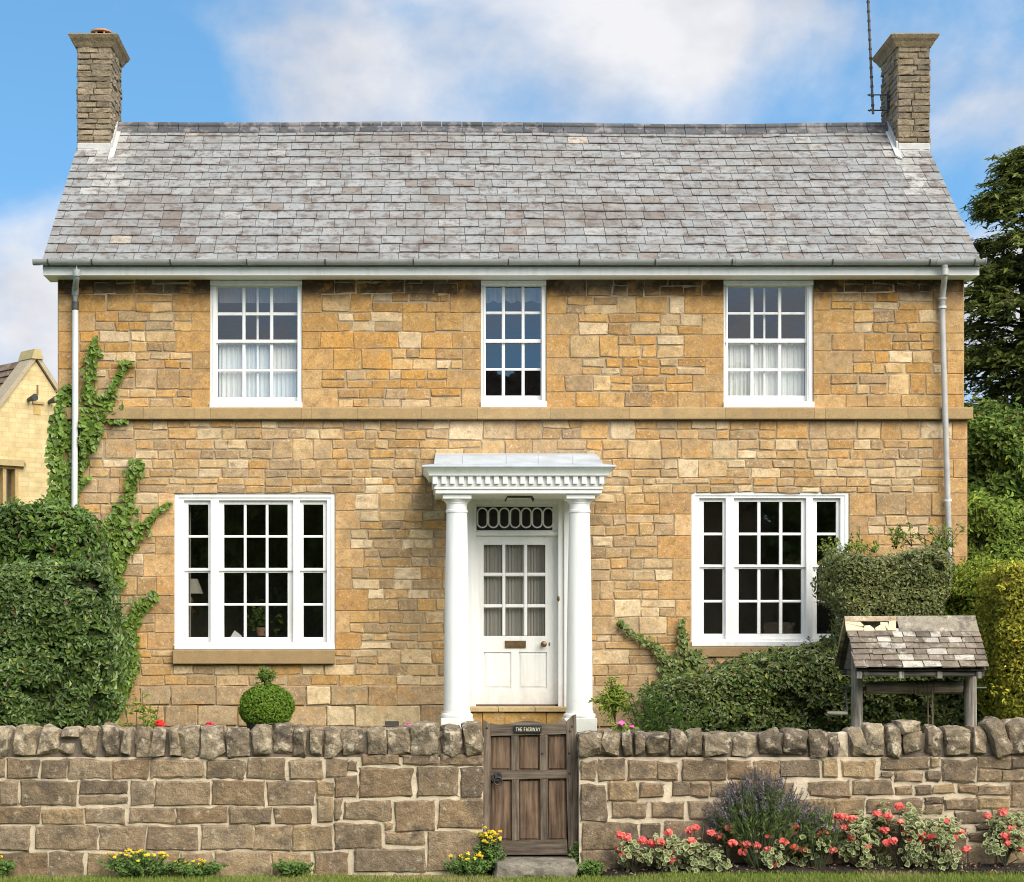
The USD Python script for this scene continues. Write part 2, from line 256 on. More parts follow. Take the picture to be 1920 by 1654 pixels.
class MB:
    """Collects shapes into one mesh."""
    def __init__(s): s.v, s.f, s.t, s.n = [], [], [], 0
    def add(s, mesh, tint=None):
        V, F, T = arr(mesh)
        s.v.append(np.asarray(V, float)); s.f.append(np.asarray(F, int) + s.n); s.n += len(V)
        s.t.append(T if T is not None and tint is None else np.tile(np.asarray(tint if tint is not None else (1, 1, 1), float), (len(V), 1)))
        return s
    def get(s): return np.vstack(s.v), np.vstack(s.f), np.vstack(s.t)

BOXF = np.array([[0, 2, 1], [0, 3, 2], [4, 5, 6], [4, 6, 7], [0, 1, 5], [0, 5, 4], [1, 2, 6], [1, 6, 5], [2, 3, 7], [2, 7, 6], [3, 0, 4], [3, 4, 7]])
def bx(x0, x1, y0, y1, z0, z1):
    return np.array([[x0, y0, z0], [x1, y0, z0], [x1, y1, z0], [x0, y1, z0], [x0, y0, z1], [x1, y0, z1], [x1, y1, z1], [x0, y1, z1]], float), BOXF

def cbx(x0, x1, y0, y1, z0, z1, c=0.004):
    """Box with chamfered edges: hull of three boxes."""
    c = min(c, (x1 - x0) / 3, (y1 - y0) / 3, (z1 - z0) / 3)
    pts = np.vstack([bx(x0, x1, y0 + c, y1 - c, z0 + c, z1 - c)[0], bx(x0 + c, x1 - c, y0, y1, z0 + c, z1 - c)[0], bx(x0 + c, x1 - c, y0 + c, y1 - c, z0, z1)[0]])
    h = trimesh.convex.convex_hull(pts); return np.asarray(h.vertices), np.asarray(h.faces)

def tube(pts, r, n=8, cap=True):
    P = np.asarray(pts, float); R = np.broadcast_to(np.asarray(r, float), (len(P),))
    T = np.gradient(P, axis=0); T /= np.linalg.norm(T, axis=1, keepdims=True) + 1e-12
    ref = np.array([0, 0, 1.0]) if abs(T[:, 2]).mean() < 0.8 else np.array([1.0, 0, 0])
    A = np.cross(T, ref); A /= np.linalg.norm(A, axis=1, keepdims=True) + 1e-12; B = np.cross(T, A)
    a = np.linspace(0, 2 * np.pi, n, endpoint=False)
    V = (P[:, None] + R[:, None, None] * (np.cos(a)[None, :, None] * A[:, None] + np.sin(a)[None, :, None] * B[:, None])).reshape(-1, 3)
    F = []
    for i in range(len(P) - 1):
        for j in range(n):
            k = (j + 1) % n; F += [[i * n + j, (i + 1) * n + j, (i + 1) * n + k], [i * n + j, (i + 1) * n + k, i * n + k]]
    if cap:
        V = np.vstack([V, P[:1], P[-1:]]); m = len(P) * n
        for j in range(n):
            k = (j + 1) % n; F += [[m, j, k], [m + 1, (len(P) - 1) * n + k, (len(P) - 1) * n + j]]
    return V, np.array(F)

def lathe(profile, centre, n=32):
    """Turns (radius, height) pairs about the vertical through centre."""
    pr = np.asarray(profile, float); a = np.linspace(0, 2 * np.pi, n, endpoint=False)
    V = np.stack([pr[:, None, 0] * np.cos(a), pr[:, None, 0] * np.sin(a), np.broadcast_to(pr[:, None, 1], (len(pr), n))], -1).reshape(-1, 3) + np.asarray(centre)
    F = []
    for i in range(len(pr) - 1):
        for j in range(n):
            k = (j + 1) % n; F += [[i * n + j, i * n + k, (i + 1) * n + k], [i * n + j, (i + 1) * n + k, (i + 1) * n + j]]
    return V, np.array(F)

def extr(poly, y0, y1):
    """Extrudes a polygon of the x-z plane from y0 to y1."""
    out = MB()
    for g in getattr(poly, 'geoms', [poly]):
        if g.is_empty or g.area < 1e-6: continue
        m = trimesh.creation.extrude_polygon(g, y1 - y0, engine='earcut'); v = np.asarray(m.vertices)
        out.add((np.stack([v[:, 0], y0 + v[:, 2], v[:, 1]], 1), np.asarray(m.faces)[:, ::-1]))
    V, F, _ = out.get(); return V, F

def sweep_x(profile, x0, x1):
    """Extrudes a closed (y, z) profile along x."""
    g = Polygon(profile); g = g if g.exterior.is_ccw else Polygon(list(g.exterior.coords)[::-1])
    m = trimesh.creation.extrude_polygon(g, x1 - x0, engine='earcut'); v = np.asarray(m.vertices)
    return np.stack([x0 + v[:, 2], v[:, 0], v[:, 1]], 1), np.asarray(m.faces)

def wx(px, y=0.0): return CX + (px - VX) * (y - CY) / FPX
def wz(py, y=0.0): return CZ + (VY - py) * (y - CY) / FPX
def at(px, py, y=0.0): return np.array([wx(px, y), y, wz(py, y)])

def block(x0, x1, z0, z1, yf, yb, c=0.008, rough=0.004, m=1, n=1, rng=None, jit=0.004, dc=None):
    """A squared stone seen from -y: chamfered edges, uneven outline and face."""
    w, h = x1 - x0, z1 - z0; c = min(c, 0.3 * w, 0.3 * h); dc = c if dc is None else dc
    us = np.concatenate([[0], np.linspace(c / w, 1 - c / w, m + 1), [1]]); vs = np.concatenate([[0], np.linspace(c / h, 1 - c / h, n + 1), [1]])
    U, Wv = np.meshgrid(us, vs, indexing='ij'); X, Z = x0 + U * w, z0 + Wv * h
    j = rng.normal(0, jit, (2, 2, 2)).clip(-1.6 * jit, 1.6 * jit)
    bil = lambda q: (q[0, 0] * (1 - U) * (1 - Wv) + q[1, 0] * U * (1 - Wv) + q[0, 1] * (1 - U) * Wv + q[1, 1] * U * Wv)
    edge = (U == 0) | (U == 1) | (Wv == 0) | (Wv == 1)
    X = X + bil(j[0]); Z = Z + bil(j[1])
    if m > 1:
        e = rng.normal(0, jit * 0.8, X.shape); X = X + np.where(edge, e, 0); Z = Z + np.where(edge, rng.normal(0, jit * 0.8, X.shape), 0)
    Y = yf + np.where(edge, dc, rng.normal(0, rough, X.shape).clip(-2 * rough, 2 * rough))
    nu, nv = X.shape; V = [np.stack([X, Y, Z], -1).reshape(-1, 3)]
    idx = np.arange(nu * nv).reshape(nu, nv)
    q = np.stack([idx[:-1, :-1], idx[1:, :-1], idx[1:, 1:], idx[:-1, 1:]], -1).reshape(-1, 4)
    F = [q[:, [0, 1, 2]], q[:, [0, 2, 3]]]
    ring = np.concatenate([idx[:, 0], idx[-1, 1:], idx[-2::-1, -1], idx[0, -2:0:-1]])
    back = V[0][ring].copy(); back[:, 1] = yb; k = nu * nv + np.arange(len(ring)); V.append(back)
    r2, k2 = np.roll(ring, -1), np.roll(k, -1)
    F += [np.stack([ring, k, k2], 1), np.stack([ring, k2, r2], 1)]
    return np.vstack(V), np.vstack(F)

def rock(c, s, rng, rough=0.10, sub=3, p=5.0, rot=0.0):
    """A split stone of size s about c: the hull of jittered points on a squared block, its faces finely broken up."""
    d = rng.normal(size=(26 if sub < 4 else 60, 3)); d /= np.linalg.norm(d, axis=1, keepdims=True)
    v = d / (np.abs(d) ** p).sum(1, keepdims=True) ** (1 / p)
    cor = np.array(list(np.ndindex(2, 2, 2))) * 2.0 - 1; v = np.vstack([v, cor * (0.93 - 1.1 * rough * rng.random((8, 3)))])
    v = v * (1 - rough * rng.random((len(v), 1)))
    m = trimesh.convex.convex_hull(v * np.asarray(s) / 2)
    V, F = trimesh.remesh.subdivide_to_size(m.vertices, m.faces, 0.032 if sub > 2 else 0.05)
    tm = trimesh.Trimesh(V, F, process=True); V, F = np.asarray(tm.vertices), np.asarray(tm.faces)
    off = rng.uniform(-50, 50, 3); nn = V / (np.linalg.norm(V / np.asarray(s), axis=1, keepdims=True) + 1e-9); nn /= np.linalg.norm(nn, axis=1, keepdims=True) + 1e-9
    k = (meshkit.fbm(V * 9 + off, 3, 11) - 0.5) * 0.05 * min(1, min(s) / 0.1) + (meshkit.fbm(V * 34 + off, 2, 13) - 0.5) * 0.014
    v = V + nn * k[:, None]; a = rot
    v = np.stack([v[:, 0] * math.cos(a) - v[:, 2] * math.sin(a), v[:, 1], v[:, 0] * math.sin(a) + v[:, 2] * math.cos(a)], 1)
    return v + np.asarray(c), F

def lerp(a, b, t): return np.asarray(a)[None] * (1 - t[:, None]) + np.asarray(b)[None] * t[:, None]

def leaves(P, N, size, rng, colours, aspect=0.55, droop=0.3, fold=0.18, spread=0.5, dirs=None, six=False, edge=None):
    """Leaf blades at P that face about N; every leaf is folded along its midrib. colours: list of linear rgb to draw from."""
    P = np.asarray(P, float); n = len(P)
    N = np.asarray(N, float) + rng.normal(0, spread, (n, 3)); N /= np.linalg.norm(N, axis=1, keepdims=True) + 1e-9
    D = rng.normal(0, 1, (n, 3)) if dirs is None else np.asarray(dirs, float) + rng.normal(0, 0.35, (n, 3))
    D[:, 2] -= droop * (1.5 if dirs is None else 1)
    D -= (D * N).sum(1, keepdims=True) * N; D /= np.linalg.norm(D, axis=1, keepdims=True) + 1e-9
    S = np.cross(N, D); s = (np.asarray(size) * rng.uniform(0.55, 1.45, n))[:, None]
    cols = np.asarray(colours, float); ci = rng.integers(0, len(cols), n); cj = rng.integers(0, len(cols), n); t = rng.random(n)
    green = (cols[:, 1:2] > cols[:, :1]) & (cols[:, 1:2] < 0.2)
    cols = np.where(green, cols * [1.6, 1.42, 1.2], cols)
    C = lerp3(cols[ci], cols[cj], t) * rng.uniform(0.8, 1.2, n)[:, None]
    if six:
        V = np.stack([P - D * s * 0.5, P - D * s * 0.12 + S * s * aspect * 0.5 + N * s * fold, P + D * s * 0.22 + S * s * aspect * 0.36 + N * s * fold * 0.7, P + D * s * 0.55 - N * s * 0.08,
                      P + D * s * 0.22 - S * s * aspect * 0.36 + N * s * fold * 0.7, P - D * s * 0.12 - S * s * aspect * 0.5 + N * s * fold], 1)
        f = np.array([[0, 3, 2], [0, 2, 1], [0, 5, 4], [0, 4, 3]])
        k = 6
    else:
        V = np.stack([P - D * s * 0.5, P + S * s * aspect * 0.5 + N * s * fold, P + D * s * 0.5 - N * s * 0.05, P - S * s * aspect * 0.5 + N * s * fold], 1)
        f = np.array([[0, 2, 1], [0, 3, 2]]); k = 4
    F = (np.arange(n)[:, None, None] * k + f[None]).reshape(-1, 3)
    T = np.repeat(C, k, axis=0)
    if edge is not None:
        T = T.reshape(n, k, 3); T[:, [1, 3] if k == 4 else [1, 2, 4, 5]] = np.asarray(edge) * rng.uniform(0.85, 1.1, (n, 1, 1)); T = T.reshape(-1, 3)
    return V.reshape(-1, 3), F, T
def lerp3(a, b, t): return a * (1 - t[:, None]) + b * t[:, None]

def n3(P, scale, seed): return meshkit.fbm(np.asarray(P) * scale + 31.7, 3, seed)

def leafy(poly, y0, y1, n, size, cols, rng, bulge=0.35, lump=0.16, lscale=1.6, hole=0.36, aspect=0.55, six=False, shell=0.14, droop=0.3, spread=0.55):
    """Leaves over the front, top and sides of a clipped mass with outline poly (x-z) between y0 (front) and y1."""
    poly = poly.buffer(0); minx, minz, maxx, maxz = poly.bounds
    pts = np.zeros((0, 2))
    while len(pts) < n:
        q = rng.uniform((minx, minz), (maxx, maxz), (n * 2, 2)); ok = shapely.contains_xy(poly, q[:, 0], q[:, 1]); pts = np.vstack([pts, q[ok]])
    pts = pts[:n]; bd = shapely.distance(shapely.points(pts), poly.exterior)
    t = np.clip(1 - bd / bulge, 0, 1); yy = y0 + bulge * (1 - np.sqrt(np.maximum(1 - t * t, 0)))
    P = np.stack([pts[:, 0], yy, pts[:, 1]], 1)
    lum = n3(P, lscale, 5) - 0.5; P[:, 1] += -lum * lump * 2 + rng.random(n) ** 1.5 * shell
    ring = np.stack([np.zeros(n), -np.ones(n), 0.55 * np.ones(n)], 1)
    near = shapely.get_coordinates(shapely.line_interpolate_point(poly.exterior, shapely.line_locate_point(poly.exterior, shapely.points(pts))))
    out = np.zeros((n, 3)); dv = near - pts; dl = np.linalg.norm(dv, axis=1, keepdims=True) + 1e-6
    out[:, 0], out[:, 2] = dv[:, 0] / dl[:, 0], dv[:, 1] / dl[:, 0]
    N = ring + out * (t ** 1.5)[:, None] * 1.6
    keep = n3(P, 3.1, 9) > hole
    Pi = P[~keep] + [0, 0.16, 0]; Pi = np.vstack([Pi, P[: n // 3] + [0, 0.15, 0]]); Ni = np.vstack([N[~keep], N[: n // 3]])
    P, N = np.vstack([P[keep], Pi]), np.vstack([N[keep], Ni])
    # top and sides: along the outline, through the depth
    m = n // 2; L = poly.exterior.length; sdist = rng.uniform(0, L, m)
    e = shapely.get_coordinates(shapely.line_interpolate_point(poly.exterior, sdist)); e2 = shapely.get_coordinates(shapely.line_interpolate_point(poly.exterior, (sdist + 0.02) % L))
    tv = e2 - e; tv /= np.linalg.norm(tv, axis=1, keepdims=True) + 1e-9
    nv = np.stack([tv[:, 1], -tv[:, 0]], 1); sg = 1 if poly.exterior.is_ccw else -1; nv = nv * sg
    yq = rng.uniform(y0 + bulge * 0.6, y1, m); Q = np.stack([e[:, 0], yq, e[:, 1]], 1)
    amp = (n3(Q, 2.3, 3) - 0.5) * lump * 1.6 + rng.normal(0, 0.02, m) - rng.random(m) * 0.07
    Q[:, 0] += nv[:, 0] * amp; Q[:, 2] += nv[:, 1] * amp
    NQ = np.stack([nv[:, 0], -0.5 * np.ones(m), nv[:, 1]], 1)
    ok = nv[:, 1] > -0.5
    A = np.vstack([P, Q[ok]]); V, F, T = leaves(A, np.vstack([N, NQ[ok]]), size, rng, cols, aspect, droop, six=six, spread=spread)
    f = 0.72 + 1.1 * np.clip(n3(A, 1.3, 17) - 0.28, 0, 0.6); fr = rng.random(len(A)); T = T.reshape(len(A), -1, 3) * f[:, None, None]
    T[fr > 0.955] = T[fr > 0.955] * [1.9, 1.55, 1.1]; T[fr < 0.012] = np.array([0.16, 0.09, 0.04])
    return V, F, T.reshape(-1, 3)

def core(poly, y0, y1, inset=0.14):
    return extr(poly.buffer(-inset).simplify(0.02), y0 + inset + 0.12, y1 - inset)

def pxpoly(pts, y): return Polygon([(wx(a, y), wz(b, y)) for a, b in pts])
def smoothpoly(poly, r, rng, amp=0.04):
    g = poly.buffer(-r).buffer(2 * r).buffer(-r); c = np.array(g.exterior.segmentize(0.08).coords)[:-1]
    k = (meshkit.fbm(np.c_[c * 3.0, np.zeros(len(c)) + rng.random() * 50], 3, 7) - 0.5) * 2 * amp
    t = np.roll(c, -1, 0) - np.roll(c, 1, 0); t /= np.linalg.norm(t, axis=1, keepdims=True) + 1e-9
    return Polygon(c + np.stack([t[:, 1], -t[:, 0]], 1) * k[:, None]).buffer(0)

# ---------------------------------------------------------------- ground
# the verge lies at z = 0 at the foot of the garden wall, the garden behind is raised
def sheet(x0, x1, y0, y1, zf, nx=2, ny=2):
    X, Y = np.meshgrid(np.linspace(x0, x1, nx), np.linspace(y0, y1, ny), indexing='ij'); Z = zf(X, Y)
    idx = np.arange(nx * ny).reshape(nx, ny); q = np.stack([idx[:-1, :-1], idx[1:, :-1], idx[1:, 1:], idx[:-1, 1:]], -1).reshape(-1, 4)
    return np.stack([X, Y, Z], -1).reshape(-1, 3), np.vstack([q[:, [0, 1, 2]], q[:, [0, 2, 3]]])
YW = -6.0                                  # front face of the garden wall
def verge_z(x, y):
    x, y = np.asarray(x, float), np.asarray(y, float)
    up = np.clip((x - 0.2) / 1.2, 0, 1); up = up * up * (3 - 2 * up)
    return (0.015 + 0.05 * up) * np.clip(1 + (y - YW) / 1.8, 0, 1) + 0.012 * (meshkit.fbm(np.stack([x * 3, y * 3, x * 0], -1), 3, 4) - 0.5)
setting('ground', sheet(-400, 400, -400, -14.2, lambda x, y: 0 * x - 0.12), 'field')
setting('road', sheet(-400, 400, -14.2, -8.6, lambda x, y: 0 * x - 0.10), 'asphalt')
setting('grass_verge', sheet(-30, 30, -8.6, -5.7, verge_z, 241, 30), 'turf', smooth=True)
setting('garden_ground', sheet(-60, 60, -5.72, 40, lambda x, y: 0.62 + 0.25 * np.clip((y + 5.7) / 5, 0, 1), 60, 60), 'turf')
setting('garden_bank', bx(-60, 60, -5.58, -5.4, -0.5, 0.60), 'garden_soil')
setting('distant_field', sheet(-400, 400, 40, 500, lambda x, y: 0.86 + 0 * x, 2, 2), 'field')

# ---------------------------------------------------------------- the stone house
rng = np.random.default_rng(11)
house = thing('stone_house', 'two storey golden stone house with grey slate roof, white sash windows and columned porch', 'house', (0, 0, 0.8))
XL, XR, XRU = wx(108), wx(1814), wx(1808)
ZG, ZT = 0.7, 6.33
W = lambda a, b, c, d: sbox(wx(a), wz(d), wx(b), wz(c))
upper_windows = [(394, 566, 519, 766), (902, 1024, 519, 764), (1357, 1525, 519, 765)]
lower_windows = [(327, 628, 926, 1218), (1296, 1592, 922, 1212)]
door_open = (880, 1065, 936, 1326)
holes = unary_union([W(*w) for w in upper_windows[:0] + lower_windows] + [sbox(wx(a), wz(d), wx(b), ZT + 0.1) for a, b, c, d in upper_windows] + [W(*door_open)])
shell = Polygon([(XL, ZG), (XR, ZG), (XR, wz(787)), (XRU, wz(787)), (XRU, ZT), (XL, ZT)])
front_wall = part(house, 'front_wall', extr(shell.difference(holes), 0.0095, 0.45), 'house_mortar')

# stones of the front wall: bands of squared rubble between quoins
SURF_UP = [(0.46, 0.265, 0.082), (0.50, 0.31, 0.115), (0.43, 0.25, 0.085), (0.52, 0.35, 0.15), (0.48, 0.28, 0.08), (0.40, 0.25, 0.11), (0.55, 0.41, 0.22), (0.47, 0.25, 0.06)]
SURF_LOW = [(0.44, 0.28, 0.115), (0.47, 0.32, 0.15), (0.40, 0.27, 0.13), (0.50, 0.37, 0.20), (0.37, 0.27, 0.155), (0.46, 0.27, 0.09), (0.55, 0.44, 0.27), (0.42, 0.31, 0.18)]
SURF_GREY = [(0.34, 0.25, 0.15), (0.38, 0.28, 0.17), (0.30, 0.225, 0.14), (0.42, 0.33, 0.21), (0.36, 0.24, 0.12)]
QUOIN = [(0.44, 0.27, 0.10), (0.47, 0.30, 0.12), (0.42, 0.26, 0.10), (0.45, 0.31, 0.15)]
stones = []
def tint_at(pal, x, z):
    g = float(meshkit.fbm(np.array([[x * 0.5, 3.3, z * 0.6]]), 3, 21)[0]); left = np.clip((-3.6 - x) / 1.5, 0, 1)
    p = SURF_GREY if rng.random() < 0.10 + 0.5 * max(0, g - 0.5) * 2 + 0.35 * left + (0.45 if z < wz(1285) else 0) else pal
    if rng.random() < 0.12: p = [(0.66, 0.55, 0.37), (0.60, 0.49, 0.31)]
    c = np.array(p[rng.integers(len(p))]); m = np.mean(pal, 0)
    return (0.78 * c + 0.22 * m) * rng.uniform(0.84, 1.14) * [1.03, 0.965, 0.93]
def add_stone(kind, x0, x1, z0, z1, pal, proud=0.0, mats='house_stone'):
    gap = rng.uniform(0.004, 0.0095) if kind == 'stone' else 0.0025
    w, h = x1 - x0, z1 - z0
    yf = -0.003 + rng.normal(0, 0.002) - proud if kind == 'stone' else rng.normal(0, 0.0015) - proud
    roughy = rng.random() < 0.55
    if kind == 'stone': b = block(x0 + gap, x1 - gap, z0 + gap, z1 - gap, yf, 0.03, c=rng.uniform(0.006, 0.010), rough=0.0035 if roughy else 0.002, m=2, n=2 if h > 0.13 else 1, rng=rng, jit=0.0065)
    else: b = block(x0 + gap, x1 - gap, z0 + gap, z1 - gap, yf, 0.03, c=0.005, rough=0.001, rng=rng, jit=0.0015)
    stones.append((kind, w * h, b, tint_at(pal, (x0 + x1) / 2, (z0 + z1) / 2) if kind == 'stone' else (np.array(QUOIN[rng.integers(4)]) * rng.uniform(0.9, 1.1) if z1 > wz(787) else 0.5 * np.array(QUOIN[rng.integers(4)]) + 0.5 * tint_at(pal, (x0 + x1) / 2, (z0 + z1) / 2)), mats))
def row(x0, x1, z0, z1, wmin, wmax, pal, proud=0.0):
    x = x0
    while x < x1 - 1e-6:
        w = rng.uniform(wmin, wmax)
        if x1 - (x + w) < wmin * 0.8: w = x1 - x
        if w > wmax * 1.3: w = w / 2
        add_stone('stone', x, x + w, z0, z1, pal, proud); x += w
def fill(px0, px1, py0, py1, pal, lq=False, rq=False, hmin=30, hmax=50, proud=0.0, big=False):
    y = py0; k = int(rng.integers(2))
    while y < py1 - 1:
        h = rng.uniform(hmin, hmax)
        if py1 - (y + h) < hmin * 0.7: h = py1 - y
        if h > hmax * 1.35: h /= 2
        z0, z1 = wz(y + h), wz(y); a, b = wx(px0), wx(px1)
        if lq:
            q = (0.24 if (k % 2) else 0.42) * rng.uniform(0.8, 1.15) * (1 if pal is SURF_UP else 0.85); add_stone('quoin', a, a + q, z0, z1, pal); a += q
        if rq:
            q = (0.42 if (k % 2) else 0.24) * rng.uniform(0.8, 1.15) * (1 if pal is SURF_UP else 0.85); add_stone('quoin', b - q, b, z0, z1, pal); b -= q
        x = a
        while x < b - 1e-6:
            r = rng.random(); H = z1 - z0
            run = rng.uniform(0.45, 1.1)
            if b - (x + run) < 0.3: run = b - x
            if big or H < 0.16 or r < 0.13: row(x, x + run, z0, z1, 0.20 if not big else 0.35, 0.40 if not big else 0.75, pal, proud)
            elif r < 0.93:
                t = rng.uniform(0.42, 0.58); zm = z0 + H * t; row(x, x + run, z0, zm, 0.15, 0.36, pal, proud); row(x, x + run, zm, z1, 0.15, 0.36, pal, proud)
            else: row(x, x + run, z0, z1, 0.24, 0.36, pal, proud)
            x += run
        y += h; k += 1
for a, b, l, r in [(109, 394, 1, 1), (566, 902, 1, 1), (1024, 1357, 1, 1), (1525, 1807, 1, 1)]: fill(a, b, 514, 765, SURF_UP, l, r, hmin=31, hmax=43)
fill(108, 1814, 787, 925, SURF_LOW, 1, 1, 31, 42)
for a, b, l, r in [(108, 327, 1, 1), (628, 880, 1, 0), (1065, 1296, 0, 1), (1592, 1814, 1, 1)]: fill(a, b, 925, 1218, SURF_LOW, l, r, 31, 43)
for a, b in [(108, 325), (629, 880), (1065, 1294), (1594, 1814)]: fill(a, b, 1218, 1246, SURF_LOW, 0, 0, 26, 30)
fill(1294, 1594, 1232, 1246, SURF_LOW, 0, 0, 13, 15)
for a, b in [(108, 880), (1065, 1814)]: fill(a, b, 1246, 1286, SURF_LOW, 0, 0, 18, 22)
for a, b in [(108, 880), (1065, 1814)]: fill(a, b, 1286, 1420, SURF_GREY, 0, 0, 34, 46, proud=0.018, big=True)
single = sorted([s for s in stones if s[0] == 'stone'], key=lambda s: -s[1])
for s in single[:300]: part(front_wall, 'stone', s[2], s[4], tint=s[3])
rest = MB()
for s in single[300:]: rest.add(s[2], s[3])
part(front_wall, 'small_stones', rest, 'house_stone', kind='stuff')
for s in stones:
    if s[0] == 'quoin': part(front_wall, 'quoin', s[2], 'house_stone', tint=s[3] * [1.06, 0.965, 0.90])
# string course, in long blocks with a projecting lower edge
xs = [wx(p) for p in (104, 270, 365, 395, 566, 585, 670, 790, 895, 1032, 1180, 1358, 1525, 1545, 1700, 1822)]
for a, b in zip(xs[:-1], xs[1:]):
    c = np.array([0.37, 0.255, 0.125]) * rng.uniform(0.88, 1.12)
    prof = [(0.03, wz(787)), (-0.066, wz(787)), (-0.07, wz(785.5)), (-0.062, wz(767)), (-0.05, wz(764.5)), (0.03, wz(763.5))]
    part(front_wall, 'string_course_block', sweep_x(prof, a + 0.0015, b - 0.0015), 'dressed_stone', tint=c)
for (a, b, c, d) in [(325, 628, 1218.5, 1245), (1294, 1594, 1212.5, 1232)]:
    part(front_wall, 'window_sill', cbx(wx(a), wx(b), -0.085 if a < 900 else -0.03, 0.2, wz(d), wz(c), 0.008), 'dressed_stone', tint=(0.33, 0.225, 0.115))
part(front_wall, 'air_vent', MB().add(bx(wx(722), wx(748), -0.024, 0.0, wz(1360), wz(1352)), (0.2,) * 3), 'dark_iron')

# the other walls, floors and rooms
YB = 5.1
gable = Polygon([(0.014, ZG), (YB, ZG), (YB, ZT), (2.55, 8.6), (0.014, ZT)])
def side(x0, x1):
    g = gable; m = trimesh.creation.extrude_polygon(g, x1 - x0, engine='earcut'); v = np.asarray(m.vertices)
    return np.stack([x0 + v[:, 2], v[:, 0], v[:, 1]], 1), np.asarray(m.faces)
part(house, 'side_wall', side(XL - 0.0, XL + 0.4), 'opposite_wall'); part(house, 'side_wall', side(XRU - 0.4, XRU), 'opposite_wall')
part(house, 'back_wall', bx(XL + 0.4, XRU - 0.4, YB - 0.4, YB, ZG, ZT), 'opposite_wall')
FL2 = wz(800)
inside = MB()
for z in (1.28, FL2, ZT - 0.02): inside.add(bx(XL + 0.402, XRU - 0.402, 0.452, YB - 0.402, z - 0.12, z))
part(house, 'floor', inside, 'room_floor')
pw = MB()
for p in (770, 1150): pw.add(bx(wx(p), wx(p) + 0.12, 0.455, YB - 0.405, 1.285, ZT - 0.15))
for z0, z1 in ((1.282, FL2 - 0.13), (FL2 + 0.003, ZT - 0.15)): pw.add(bx(XL + 0.41, XRU - 0.41, 3.6, 3.7, z0, z1))
part(house, 'inner_wall', pw, 'room_wall')

# ---- windows
def curtain(x0, x1, z0, z1, y, folds, amp, seed, nz=8, scallop=0.0):
    r = np.random.default_rng(seed); nx = max(24, int(folds * 8)); u = np.linspace(0, 1, nx); v = np.linspace(0, 1, nz)
    U, Vv = np.meshgrid(u, v, indexing='ij'); ph = folds * 2 * np.pi * (U + 0.03 * np.sin(5 * U + seed)) + 0.7 * np.sin(2.2 * np.pi * U * folds / 5 + seed) + 0.4 * (Vv - 0.5) * np.sin(9 * U)
    Y = y + amp * np.sin(ph) * (0.6 + 0.4 * Vv) + amp * 0.4 * np.sin(2.3 * ph + 1)
    Z = z1 - (z1 - z0) * Vv * (1 + scallop * np.sin(ph * 0.5))
    V3 = np.stack([x0 + (x1 - x0) * U, Y, Z], -1).reshape(-1, 3); idx = np.arange(nx * nz).reshape(nx, nz)
    q = np.stack([idx[:-1, :-1], idx[1:, :-1], idx[1:, 1:], idx[:-1, 1:]], -1).reshape(-1, 4)
    return V3, np.vstack([q[:, [0, 1, 2]], q[:, [0, 2, 3]]])
def quad(x0, x1, z0, z1, y): return np.array([[x0, y, z0], [x1, y, z0], [x1, y, z1], [x0, y, z1]], float), np.array([[0, 1, 2], [0, 2, 3]])
def R(px0, px1, py0, py1, y): return sbox(wx(px0, y), wz(py1, y), wx(px1, y), wz(py0, y))
def light(win, X0, X1, Y0, Ym, Y1, cols, rows_up, rows_lo, yu=0.075, yl=0.105):
    """One pair of sliding sashes in the opening X0..X1, Y0..Y1 (photo pixels) with its bars and panes."""
    for y, t, b, rows in ((yu, Y0, Ym, rows_up), (yl, Ym - 5, Y1, rows_lo)):
        glassbox = R(cols[0][0], cols[-1][1], rows[0][0], rows[-1][1], y)
        fr = R(X0, X1, t, b, y).difference(glassbox)
        part(win, 'sash', extr(fr, y, y + 0.038), 'white_paint')
        # a slim moulded lip round the glass, then bars
        for (a0, a1), (b0, b1) in zip(cols[:-1], cols[1:]):
            part(win, 'glazing_bar', cbx(wx(a1, y), wx(b0, y), y + 0.004, y + 0.034, wz(rows[-1][1], y), wz(rows[0][0], y), 0.006), 'white_paint')
        for (a0, a1), (b0, b1) in zip(rows[:-1], rows[1:]):
            for c0, c1 in cols:
                part(win, 'glazing_bar', cbx(wx(c0, y) , wx(c1, y), y + 0.006, y + 0.032, wz(b0, y), wz(a1, y), 0.006), 'white_paint')
        for r0, r1 in rows:
            for c0, c1 in cols:
                tl = np.random.default_rng(int(c0 * 7 + r0)).normal(0, 0.0009, 2)
                q, f = quad(wx(c0 - 1, y), wx(c1 + 1, y), wz(r1 + 1, y), wz(r0 - 1, y), y + 0.02)
                q[:, 1] += (q[:, 0] - q[:, 0].mean()) * tl[0] * 4 + (q[:, 2] - q[:, 2].mean()) * tl[1] * 4
                part(win, 'pane', (q, f), 'glass')
def upper_window(label, fx0, fx1, top, bot, cols, gy):
    win = node(house, 'window', label)
    ops = R(gy['x0'], gy['x1'], gy['t'], gy['b'], 0.03)
    part(win, 'frame', extr(R(fx0, fx1, top, bot, 0.03).difference(ops), 0.03, 0.16), 'white_paint')
    part(win, 'head_board', cbx(wx(fx0 - 1), wx(fx1 + 1), 0.004, 0.13, wz(534), ZT - 0.025, 0.006), 'white_paint')
    part(win, 'sill', cbx(wx(fx0 - 1), wx(fx1 + 1), -0.035, 0.15, wz(bot + 0.5), wz(bot - 11), 0.006), 'white_paint')
    light(win, gy['x0'], gy['x1'], gy['t'], 642.5, gy['b'], cols, gy['up'], gy['lo'])
    part(win, 'staff_bead', extr(R(fx0 + 5, fx1 - 5, 533, bot - 10, 0.02).difference(R(fx0 + 8, fx1 - 8, 536, bot - 13, 0.02)), 0.02, 0.032), 'white_paint')
    return win
